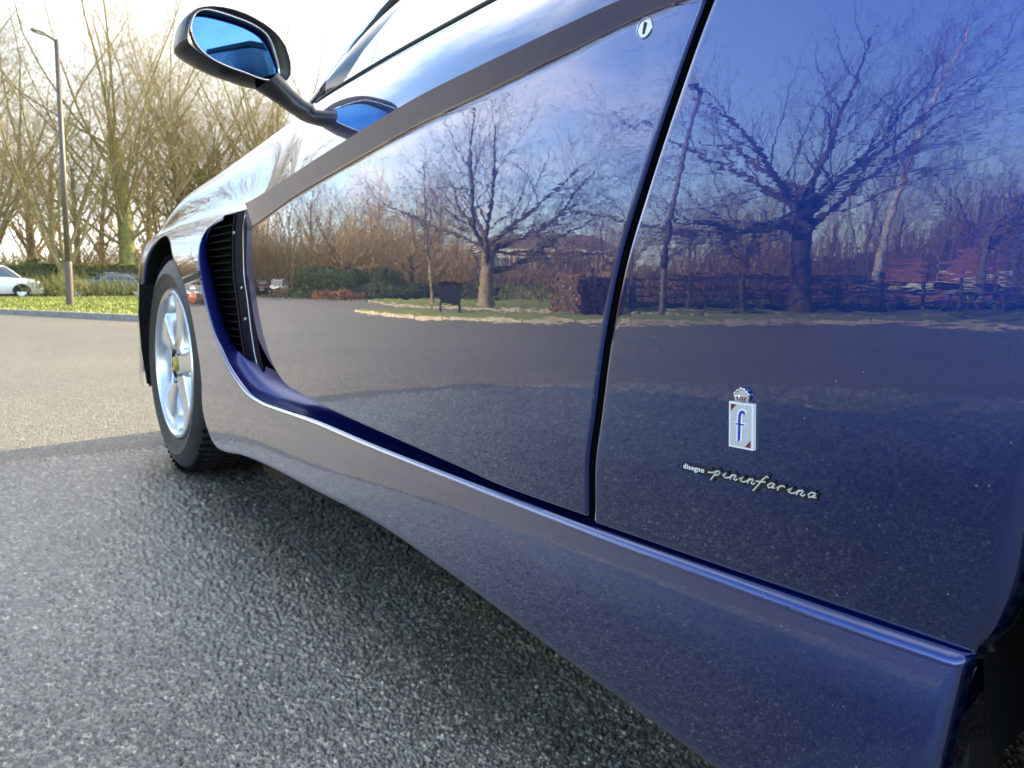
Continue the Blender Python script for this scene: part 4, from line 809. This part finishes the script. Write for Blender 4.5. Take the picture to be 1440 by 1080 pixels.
# overhanging inner lip at top of the vent
yt = np.linspace(1.70, 1.95, 20); xt = P0x(yt); zt = zc_f(yt)
grid_mesh('vent_hood', np.stack([np.stack([xt, yt, zt], -1), np.stack([xt+.004, yt, zt-.006], -1), np.stack([xt+.05, yt+.01, zt-.010], -1)], 1), M['paint'], car, ref=(-1, 0, -1))
# slot with chrome strips between arch and vent, repeater lamp
def on_fender(y, z, d=0): return Vector((float(X_A(np.array(y), np.array(z)))-d, y, z))
mb = MB(); a = on_fender(2.115, .585, .001); b_ = on_fender(1.955, .607, .001)
def slab(name, y0, z0, y1, z1, hw, d0, d1, m, parent):
    mb = MB(); n = 8; vs = []
    for i in range(n+1):
        t = i/n; y = y0+(y1-y0)*t; z = z0+(z1-z0)*t; x = float(X_A(np.array(y), np.array(z)))
        vs += [(x-d1, y, z-hw), (x-d1, y, z+hw), (x+d0, y, z+hw), (x+d0, y, z-hw)]
    fs_ = [(0, 1, 2, 3), (n*4+3, n*4+2, n*4+1, n*4)]
    for i in range(n):
        for k in range(4): fs_.append((i*4+k, i*4+4+k, i*4+4+(k+1) % 4, i*4+(k+1) % 4))
    mb.add(vs, fs_); return mb.build(name, m, parent)
slab('side_slot', 2.205, .5815, 2.045, .597, .0105, .002, .0012, M['black'], car)
slab('chrome_strip', 2.215, .591, 2.052, .607, .0022, .002, .003, M['chrome'], car)
slab('chrome_strip', 2.19, .572, 2.036, .588, .0022, .002, .003, M['chrome'], car)
ri = empty('indicator_lamp', None, None); ri.parent = car
def lens(c, ry, rz_, dep, m, nm, par, diamond=True):
    P = np.zeros((25, 9, 3))
    for i, a in enumerate(np.linspace(0, 2*pi, 25)):
        for j, r in enumerate(np.linspace(0, 1, 9)):
            k = 1/(abs(cos(a))**1.15+abs(sin(a))**1.15)**(1/1.15) if diamond else 1
            P[i, j] = (c[0]-dep*(1-r*r), c[1]+cos(a)*r*ry*k, c[2]+sin(a)*r*rz_*k)
    return grid_mesh(nm, P, m, par, ref=(-1, 0, 0))
pc = on_fender(2.115, .539); lens(pc, .036, .017, .010, M['orange'], 'orange_lens', ri); 
pc2 = on_fender(2.125, .561); lens(pc2+Vector((.001, 0, 0)), .044, .009, .006, M['chrome'], 'lamp_bezel', ri, False)
# door lock
lk = empty('door_lock', None, None); lk.parent = car
LY, LZ = .499, .8135; LX = float(X_B(np.array(LY), np.array(LZ)))
n_l = Vector((-1, .02, .07)).normalized()
def lathe_at(name, prof, m, parent, pos, nrm, seg=40):
    o = lathe(name, prof, m, parent, seg=seg); o.rotation_euler = Vector(nrm).to_track_quat('X', 'Z').to_euler(); o.location = pos; return o
lathe_at('lock_ring', [(.0100, -.003), (.0100, .0010), (.0096, .0014), (.0090, .0012), (.0088, -.004)], M['steel'], lk, (LX, LY, LZ), n_l)
lathe_at('lock_barrel', [(.0001, .0004), (.0082, .0004), (.0084, 0), (.0084, -.006)], M['steel'], lk, (LX, LY, LZ), n_l)
mb = MB(); mb.box((LX-.0009, LY, LZ), (.0012, .0020, .0105), rx=radians(12)); mb.build('keyhole', M['black'], lk)
# --- badges on the quarter
def onq(a, b, d, c=(.3745, .4515)):          # a towards the rear, b up, d out from the panel
    y = c[0]-a; z = c[1]+b; x = float(X_B(np.array(y), np.array(z))); return (x-d, y, z)
sb = empty('shield_badge', None, None); sb.parent = car; sb['label'] = 'white enamel coachbuilder badge with crown and blue letter f'
BW, BH = .0118, .0198
def plate(nm, outl, d0, d1, m, par, c=(.3745, .4515)):
    mb = MB(); mb.prism(outl, lambda a, b, d: onq(a, b, d, c), d0, d1); return mb.build(nm, m, par)
plate('shield_base', [(-BW, -BH), (BW, -BH), (BW, BH), (-BW, BH)], -.001, .0040, M['enamel_white'], sb)
fr = .0014
plate('shield_field', [(-BW+fr, -BH+fr), (BW-fr, -BH+fr), (BW-fr, BH-fr), (-BW+fr, BH-fr)], .0039, .0042, M['enamel_grey'], sb)
for s in (1, -1):
    plate('maroon_corner', [(-s*(BW-fr-.0006), s*(BH-fr-.0006)), (-s*(BW-fr-.0062), s*(BH-fr-.0006)), (-s*(BW-fr-.0006), s*(BH-fr-.0068))], .0042, .00445, M['enamel_red'], sb)
def ribbon(path, wd):
    L, R_ = [], []
    for i, p in enumerate(path):
        a = path[max(i-1, 0)]; b = path[min(i+1, len(path)-1)]; dx_, dy_ = b[0]-a[0], b[1]-a[1]; l = math.hypot(dx_, dy_) or 1
        ww = wd[i] if hasattr(wd, '__len__') else wd; L.append((p[0]-dy_/l*ww, p[1]+dx_/l*ww)); R_.append((p[0]+dy_/l*ww, p[1]-dx_/l*ww))
    return L, R_
def stroke(mb, path, wd, d0, d1, fn):
    L, R_ = ribbon(path, wd)
    for i in range(len(path)-1):
        mb.prism([L[i], L[i+1], R_[i+1], R_[i]], fn, d0, d1)
fpath = [(.0040, .0102), (.0034, .0118), (.0018, .0125), (.0002, .0112), (-.0006, .0088), (-.0009, .0040), (-.0010, -.0020), (-.0011, -.0075), (-.0012, -.0118), (-.0016, -.0140)]
for (ex, d0, d1, m, nm) in ((.0015, .0042, .0047, 'enamel_white', 'letter_outline'), (0, .0047, .0050, 'enamel_blue', 'letter_f')):
    mb = MB(); stroke(mb, fpath, [.0009+ex]+[.0012+ex]*8+[.0004+ex], d0, d1, lambda a, b, d: onq(a, b, d))
    stroke(mb, [(-.0045-ex*.4, .0012), (.0042+ex*.4, .0012)], .0006+ex*.8, d0, d1-.00005, lambda a, b, d: onq(a, b, d)); mb.build(nm, M[m], sb)
cro = empty('crown', None, None); cro.parent = sb
CO = [(-.0060, .0205), (.0060, .0205), (.0076, .0262), (.0066, .0280), (.0046, .0286), (.0030, .0310), (.0008, .0322), (-.0014, .0320), (-.0034, .0302), (-.0050, .0284), (-.0070, .0276), (-.0078, .0258)]
mb = MB(); mb.prism(CO, lambda a, b, d: onq(a, b, d), .0006, .0034)
for k in range(5):
    a0 = (-.0044+k*.0022); stroke(mb, [(a0*.9, .0206), (a0*1.35, .0255)], .00035, .0034, .0042, lambda a, b, d: onq(a, b, d))
for a_, b_ in ((-.0064, .0272), (-.0040, .0294), (-.0010, .0314), (.0022, .0310), (.0046, .0290), (.0064, .0270)):
    mb.tube([onq(a_, b_, .0034), onq(a_, b_, .0048)], [.0014, .0006], 8)
mb.build('crown_body', M['chrome'], cro)
for k in range(4):
    a0 = (-.0033+k*.0022); mb = MB(); stroke(mb, [(a0*.95, .0209), (a0*1.3, .0250)], .00055, .0034, .0038, lambda a, b, d: onq(a, b, d)); mb.build('crown_panel', M['enamel_red'], cro)
# script badge
sg = empty('script_badge', None, None); sg.parent = car; sg['label'] = 'slim dark metal script badge in raised italic lettering'
S0 = (.4385, .4040)
def ons(a, b, d): return onq(a, b, d, S0)
CW = .0090
# italic script letters drawn as strokes in a cell (x 0..1, y 0..1 = x-height; ascenders to 1.9, descenders to -1)
GL = {'p': [[(-.75, .35), (-.1, .5), (.35, 1.0), (.0, -.9)], [(.15, .75), (.55, 1.0), (.8, .75), (.6, .2), (.2, .15)]], 'i': [[(0, .45), (.35, 1.0), (.25, .15), (.6, .1), (1.0, .4)]],
      'n': [[(0, .4), (.2, 1.0), (.12, .05)], [(.15, .6), (.5, 1.0), (.65, .85), (.55, .15), (.8, .08), (1.0, .4)]], 'f': [[(1.05, 1.75), (.75, 1.95), (.45, 1.2), (.25, .2), (-.05, -.95)], [(-.2, .75), (.9, .95)]],
      'a': [[(.75, .95), (.35, 1.0), (.1, .55), (.3, .1), (.6, .4), (.8, 1.0), (.72, .15), (1.0, .35)]], 'r': [[(0, .4), (.25, 1.0), (.15, .05)], [(.2, .7), (.5, 1.0), (.8, .85)]]}
word = 'pininfarina'; hx = .0052; xs_ = .034
outl_pts = []; letters = []
pos = xs_
for ch in word:
    for st in GL[ch]: letters.append([(pos+(px_+.30*py_)*CW*.86, py_*hx-.0022) for px_, py_ in st])
    pos += CW*(1.04 if ch != 'i' else .86)
mb = MB()
for L_ in letters: stroke(mb, L_, .0027, .0002, .0022, ons)
mb.prism([(-.001, -.0042), (.033, -.0042), (.033, .0040), (.001, .0040)], ons, .0002, .0021)
mb.prism([(.027, -.0034), (pos, -.0034), (pos, .0022), (.027, .0022)], ons, .0002, .0019); mb.build('script_backing', M['badge_dark'], sg)
mb = MB()
for L_ in letters: stroke(mb, L_, .00056, .0022, .0029, ons)
mb.build('script_letters', M['letter_metal'], sg)
tx = bpy.data.curves.new('small_word', 'FONT'); tx.body = 'disegno'; tx.size = .0068; tx.extrude = .0002; tx.offset = .00010; tx.space_character = 1.12
to = bpy.data.objects.new('small_word', tx); sc.collection.objects.link(to)
dg = bpy.context.evaluated_depsgraph_get(); me_t = bpy.data.meshes.new_from_object(to.evaluated_get(dg)); bpy.data.objects.remove(to)
for v in me_t.vertices: v.co = ons(v.co.x+.0016, v.co.y-.0019, .0024+v.co.z)
to = bpy.data.objects.new('small_word', me_t); sc.collection.objects.link(to); me_t.materials.append(M['enamel_white']); to.parent = sg
# --- wheels
def build_wheel(px_, py_, side=-1, steer=0):
    wh = empty('wheel', None, None, (px_, py_, .333)); wh.parent = car; wh.rotation_euler = (0, 0, steer)
    W = .235; R_ = .333; r = .222
    prof = [(r-.012, .02), (r, .006), (r+.006, .002), (r+.010, .004), (r+.03, -.006), (r+.05, -.009), (r+.052, -.011), (r+.056, -.009), (r+.075, -.004), (R_-.022, .006), (R_-.014, .014), (R_-.006, .030)]
    tread = []
    for k in range(4):
        a = .034+k*.055; tread += [(R_-.001, a), (R_, a+.045), (R_-.008, a+.047), (R_-.008, a+.053)]
    prof = prof+tread[:-2]+[(R_-.006, W-.02), (R_-.02, W-.006), (r+.03, W), (r, W-.01)]
    lathe('tyre', prof, M['tyre'], wh, seg=96)
    mb = MB()                                           # cross grooves on the tread shoulder
    for k in range(72):
        a = 2*pi*k/72; 
        mb.box((.03, cos(a)*(R_-.0053), sin(a)*(R_-.0053)), (.05, .0045, .011), rx=a+pi/2)
        mb.box((.11, cos(a+.03)*(R_-.0018), sin(a+.03)*(R_-.0018)), (.09, .004, .004), rx=a+pi/2)
    mb.build('tread_groove', M['void'], wh)['kind'] = 'stuff'
    lathe('rim', [(r+.005, .001), (r+.002, -.003), (r-.004, -.004), (r-.010, .000), (r-.014, .010), (r-.018, .03), (r-.022, .07), (r-.03, .15), (r-.03, .2)], M['alloy'], wh, seg=96)
    lathe('brake_disc', [(.06, .11), (.155, .11), (.157, .118), (.06, .118)], M['disc'], wh, seg=48)
    lathe('hub', [(.001, .012), (.028, .010), (.034, .012), (.060, .014), (.070, .022), (.074, .05), (.074, .1)], M['alloy'], wh, seg=48)
    for k in range(5):                                  # broad tapering star spokes
        a = 2*pi*k/5+radians(100); nr, nc = 22, 13; P = np.zeros((nr, nc, 3))
        for i in range(nr):
            t = i/(nr-1); rad = .045+(r-.012-.045)*t; hw = .056-.012*sin(pi*min(1, t*1.15))+.030*t**3
            for j in range(nc):
                s = -1+2*j/(nc-1); prof_d = .010*(1-abs(s)**2.5)+.012*(1-s**2)*(1-t)*0
                xo = .012+.018*(4*t*(1-t))*.4+(.020*abs(s)**6)-prof_d*.6+(.0 if t < .85 else (t-.85)*.02)
                if abs(s) > .97: xo += .03
                P[i, j] = (xo, rad*cos(a)-s*hw*sin(a), rad*sin(a)+s*hw*cos(a))
        grid_mesh('spoke', P, M['alloy'], wh, ref=(-1, 0, 0))
    for k in range(5):
        a = 2*pi*k/5+radians(136); lathe('wheel_bolt', [(.001, .002), (.008, .003), (.010, .006), (.010, .02)], M['disc'], wh, seg=14, loc=(0, cos(a)*.052, sin(a)*.052))
    lathe('centre_cap', [(.001, -.002), (.018, -.001), (.021, .001), (.023, .006), (.023, .016)], M['yellow'], wh, seg=40)
    mb = MB()                                           # small dark rearing-animal emblem, simplified silhouette
    sil = [(-.002, -.013), (.001, -.006), (.005, -.012), (.007, -.011), (.004, -.003), (.006, .002), (.003, .007), (.004, .013), (.000, .011), (-.003, .006), (-.008, .008), (-.004, .002), (-.007, -.001), (-.003, -.003), (-.004, -.012)]
    mb.prism(sil, lambda a, b, d: (-.0022-d, -a*.8, b*.8), 0, .0006); mb.build('emblem', M['black'], wh)
    if side > 0: wh.scale = (-1, 1, 1)
    return wh
build_wheel(.545, 2.405, -1, 0); build_wheel(.548, -.185)
build_wheel(2.98-.545, 2.405, 1); build_wheel(2.98-.548, -.185, 1)
# wheel housings
for cy_ in (2.405, -.185):
    for x0, sg_ in ((.565, 1), (2.98-.565, -1)):
        a = np.linspace(-.25, pi+.25, 40); rr_ = .385 if cy_ > 0 else .38
        ring = np.stack([0*a+x0, cy_+np.cos(a)*rr_, .335+np.sin(a)*rr_], -1); ring2 = ring+np.array([.40*sg_, 0, 0]); cen = ring*0+np.array([x0+.40*sg_, cy_, .3])
        grid_mesh('wheel_housing', np.stack([ring, ring2, cen], 1), M['void'], car, ref=(0, 0, -1))
# floor and sides of the body shell
mb = MB(); mb.box((CX, 1.11, .24), (1.50, 1.80, .10)); mb.box((CX, 2.9, .3), (1.3, .5, .12)); mb.box((CX, -.85, .32), (1.3, .5, .12)); mb.box((.70, 1.0, .50), (.02, 1.2, .42)); mb.box((2.28, 1.0, .50), (.02, 1.2, .42)); mb.box((CX, 1.985, .5), (1.55, .02, .40)); mb.box((CX, .22, .5), (1.55, .02, .40))
mb.build('floor_pan', M['void'], car)
# nose and tail
def wrap(name, plan, z0, ztop):
    pl = cub2(plan)(np.linspace(0, 1, 50)); v = np.linspace(0, 1, 16)
    P = np.zeros((50, 16, 3)); zt_ = np.interp(np.linspace(0, 1, 50), np.linspace(0, 1, len(ztop)), ztop)
    for j, t in enumerate(v):
        bulge = .03*sin(pi*t); P[:, j, 0] = pl[:, 0]+(pl[:, 0]-CX)*bulge*.3; P[:, j, 1] = pl[:, 1]+np.sign(plan[-1][1])*bulge; P[:, j, 2] = z0+(zt_-z0)*t
    return grid_mesh(name, P, M['paint'], car, ref=(0, np.sign(plan[-1][1]), 0))
wrap('front_bumper', [(.585, 2.96), (.66, 3.03), (.78, 3.12), (1.0, 3.2), (CX, 3.24)], .2, [.63, .66, .70, .72, .73])
skin('nose_cap', 3.0, 3.0, 1, 2, 2, 40)
nc = np.linspace(0, 1, 24); Xn, Zn = section(0*nc+3.0, nc*2); pln = cub2([(.585, 2.96), (.66, 3.03), (.78, 3.12), (1.0, 3.2), (CX, 3.24)])(nc)
grid_mesh('nose_panel', np.stack([np.stack([Xn, 0*nc+3.0, Zn], -1), np.stack([pln[:, 0], pln[:, 1], np.interp(nc, [0, .25, .5, .75, 1], [.63, .66, .70, .72, .73])], -1)], 1), M['paint'], car, ref=(0, .3, 1))
wrap('rear_bumper', [(.545, -1.15), (.62, -1.24), (.8, -1.32), (1.1, -1.36), (CX, -1.37)], .25, [.78, .84, .88, .9, .91])
Xn, Zn = section(0*nc-1.15, nc*2); plr = cub2([(.545, -1.15), (.62, -1.24), (.8, -1.32), (1.1, -1.36), (CX, -1.37)])(nc)
grid_mesh('tail_panel', np.stack([np.stack([Xn, 0*nc-1.15, Zn], -1), np.stack([plr[:, 0], plr[:, 1], np.interp(nc, [0, .25, .5, .75, 1], [.78, .84, .88, .9, .91])], -1)], 1), M['paint'], car, ref=(0, -.3, 1))
# --- greenhouse
RAIL = cub2([(.700, 1.50, 1.03), (.755, 1.42, 1.13), (.81, 1.25, 1.21), (.85, .95, 1.265), (.86, .5, 1.285), (.85, .1, 1.26), (.80, -.35, 1.15), (.72, -.75, 1.01)])
def belt(y): X, Z = section(np.asarray(y, float), 1.0+0*np.asarray(y, float)); return X, Z
tt = np.linspace(0, 1, 60); rl = RAIL(tt); yb_ = np.interp(tt, [0, .2, 1], [1.50, 1.30, -.70]); xb, zb_ = belt(yb_)
gl = tt[:, None]*0
Pg = np.zeros((60, 12, 3)); bb = np.stack([xb+.006, yb_, zb_+.004], -1)
for j, t in enumerate(np.linspace(0, 1, 12)):
    Pg[:, j] = bb*(1-t)+rl*t; Pg[:, j, 0] -= .022*sin(pi*t)
grid_mesh('side_window', Pg[2:44], M['glass'], car, ref=(-1, 0, .3))
grid_mesh('rear_pillar', Pg[43:], M['paint'], car, ref=(-1, 0, .3))
mb = MB(); mb.tube([tuple(Pg[i, 0]+np.array([-.004, 0, .001])) for i in range(0, 58, 2)], .0045, 6); mb.build('window_seal', M['black'], car, True)
mb = MB(); A0 = Vector((.665, 1.545, .955)); A1 = Vector(tuple(rl[3])); mb.tube([A0, tuple((np.array(A0)+rl[2])/2), tuple(rl[4]), tuple(rl[10]), tuple(rl[18]), tuple(rl[28])], [.015, .014, .013, .013, .014, .014], 8); mb.build('windscreen_pillar', M['black'], car, True)
mb = MB(); mb.tube([(.652, 1.60, .952), (.700, 1.555, 1.03), (.755, 1.475, 1.13), (.81, 1.31, 1.215)], [.006, .007, .007, .007], 6); mb.build('screen_trim', M['chrome'], car, True)
# windscreen, roof, rear screen, built to the centre line
def span(name, path_side, path_mid, m, bul=0, ref=(0, 0, 1)):
    a = cub2(path_side)(np.linspace(0, 1, 24)); b = cub2(path_mid)(np.linspace(0, 1, 24)); P = np.zeros((24, 20, 3))
    for j, t in enumerate(np.linspace(0, 1, 20)):
        s = sin(t*pi/2); P[:, j, 0] = a[:, 0]+(b[:, 0]-a[:, 0])*t; P[:, j, 1:] = a[:, 1:]+(b[:, 1:]-a[:, 1:])*s
    return grid_mesh(name, P, m, car, ref=ref)
span('windscreen', [(.68, 1.56, .965), (.70, 1.51, 1.03), (.755, 1.43, 1.13), (.82, 1.20, 1.225)], [(CX, 1.80, 1.0), (CX, 1.65, 1.07), (CX, 1.45, 1.17), (CX, 1.15, 1.29)], M['glass'], ref=(0, .5, 1))
span('roof', [(.82, 1.20, 1.225), (.85, .95, 1.268), (.86, .5, 1.288), (.85, .1, 1.263)], [(CX, 1.15, 1.29), (CX, .9, 1.31), (CX, .5, 1.315), (CX, .0, 1.29)], M['paint'])
span('rear_screen', [(.85, .1, 1.263), (.80, -.35, 1.15), (.72, -.75, 1.01)], [(CX, .0, 1.29), (CX, -.45, 1.17), (CX, -.95, .99)], M['dark_glass'])
mb = MB(); mb.box((CX, 1.62, .90), (1.5, .36, .10)); mb.box((CX, 0.1, .78), (1.3, .5, .3)); mb.build('dashboard', M['void'], car, bevel=.02)
for sx in (1.12, 1.86):
    mb = MB(); mb.box((sx, .62, .50), (.46, .5, .16)); mb.box((sx, .34, .78), (.44, .14, .5), rx=radians(-14)); mb.box((sx, .27, 1.06), (.24, .09, .15), rx=radians(-14)); mb.build('seat', M['leather'], car, True, bevel=.035)
# --- mirror
mir = empty('door_mirror', None, None); mir.parent = car; mir['label'] = 'black door mirror with blue tinted glass on a curved stalk'
mc = Vector((.47, 1.5, 1.035)); ex_ = Vector((-.97523, -.22119, 0)); ey_ = Vector((.01332, -.05872, .99819)); en = Vector((.22, -.97, -.06)).normalized()
OUT = [(.0931, -.0129), (.0888, .022), (.0737, .0448), (.0502, .0576), (.0219, .0641), (-.0133, .066), (-.053, .0606), (-.0896, .0484), (-.1144, .0282), (-.1281, -.0009), (-.13, -.0274), (-.12, -.0437), (-.0985, -.0537), (-.066, -.0547), (-.027, -.0506), (.0135, -.0459), (.0507, -.0372), (.0811, -.0263)]
GLS = [(.0781, .0034), (.078, .0198), (.0711, .0367), (.0558, .0484), (.0334, .052), (-.0044, .0517), (-.0422, .0484), (-.072, .0385), (-.0865, .0215), (-.0964, -.0011), (-.1032, -.0233), (-.1, -.0394), (-.0853, -.048), (-.0581, -.0495), (-.027, -.0452), (.0105, -.0413), (.0437, -.033), (.0673, -.018)]
def closed(pts, n=72):
    p = np.array(pts+pts[:3]); k = len(pts); out = []
    for s in np.linspace(0, k, n, endpoint=False):
        i = int(s); t = s-i; p0, p1, p2, p3 = [np.array(pts[(i+q-1) % k]) for q in range(4)]
        out.append(.5*((2*p1)+(-p0+p2)*t+(2*p0-5*p1+4*p2-p3)*t*t+(-p0+3*p1-3*p2+p3)*t**3))
    return np.array(out)
oc = closed(OUT); cen = oc.mean(0)
def m3(p, d): return mc+ex_*p[0]+ey_*p[1]-en*d      # d forward, away from the viewer
rows = []
gcl = closed(GLS)
for d, s in ((.020, None), (.004, 'g'), (0, .955), (-.002, .985), (.004, 1.0), (.02, 1.015), (.045, .99), (.07, .90), (.088, .74), (.10, .5), (.105, .25), (.106, .01)):
    ring = []
    for k in range(72):
        if s is None or s == 'g': q = gcl[k]*(1.0 if s is None else 1.03)
        else: q = cen+(oc[k]-cen)*s
        q = q+np.array([0, -.010*(d > .01)*min(1, d/.05)]) if not (s is None or s == 'g') else q
        ring.append(tuple(m3(q, d)))
    rows.append(ring)
P = np.array(rows); P = np.concatenate([P, P[:, :1]], 1); grid_mesh('mirror_housing', P, M['mirror_case'], mir, ref=(0, 0, 0), flip=False)
gc0 = gcl.mean(0); Pm = np.zeros((73, 16, 3))
for k in range(73):
    for j in range(16):
        q = gc0+(gcl[k % 72]*1.01-gc0)*(j/15); rel = q-gc0; Pm[k, j] = m3(q, .012+.035*rel[0]+.10*rel[1]+(rel[0]**2+rel[1]**2)/2.2)
grid_mesh('mirror_glass', Pm, M['blue_glass'], mir, ref=tuple(en))
ring_c = MB(); ring_c.tube([m3(gcl[k % 72]*1.02, .004) for k in range(73)], .0022, 6, False); ring_c.build('glass_bezel', M['chrome'], mir, True)
# curved stalk from the housing down to the shoulder
def loft(rings, name, m, par):
    P = np.array(rings); P = np.concatenate([P, P[:, :1]], 1); return grid_mesh(name, P, m, par, ref=(0, 0, 0))
SP = [((.545, 1.53, .985), .040, .028), ((.575, 1.525, .962), .034, .022), ((.598, 1.51, .940), .036, .018), ((.614, 1.485, .922), .046, .016), ((.628, 1.46, .905), .060, .016), ((.645, 1.45, .885), .07, .018)]
rg_ = []
for (c, a, b) in SP:
    ring = []
    for k in range(28):
        t = 2*pi*k/28; ring.append((c[0]+b*cos(t)*.75, c[1]+a*sin(t)*.9, c[2]+b*cos(t)*.66))
    rg_.append(ring)
loft(rg_, 'mirror_stalk', M['mirror_case'], mir)
# wing on the far side: mirrored panels
def mirror_part(o):
    me = o.data.copy(); n = len(me.vertices); co = np.empty(n*3, np.float32); me.vertices.foreach_get('co', co); co = co.reshape(-1, 3); co[:, 0] = 2*CX-co[:, 0]
    me.vertices.foreach_set('co', co.ravel()); me.flip_normals(); me.update()
    c = bpy.data.objects.new(o.name.split('.')[0], me); sc.collection.objects.link(c); c.parent = car; return c
MIRR = ('front_fender', 'sill_ledge', 'door', 'rear_quarter_panel', 'shoulder', 'fender_top', 'bonnet', 'boot_lid', 'rear_corner_panel', 'front_bumper', 'nose_panel', 'rear_bumper', 'tail_panel', 'side_window', 'rear_pillar', 'windscreen', 'roof', 'rear_screen', 'windscreen_pillar')
for o in [o for o in list(sc.objects) if o.type == 'MESH' and o.name.split('.')[0] in MIRR and o.parent in (car, door, quart)]: mirror_part(o)
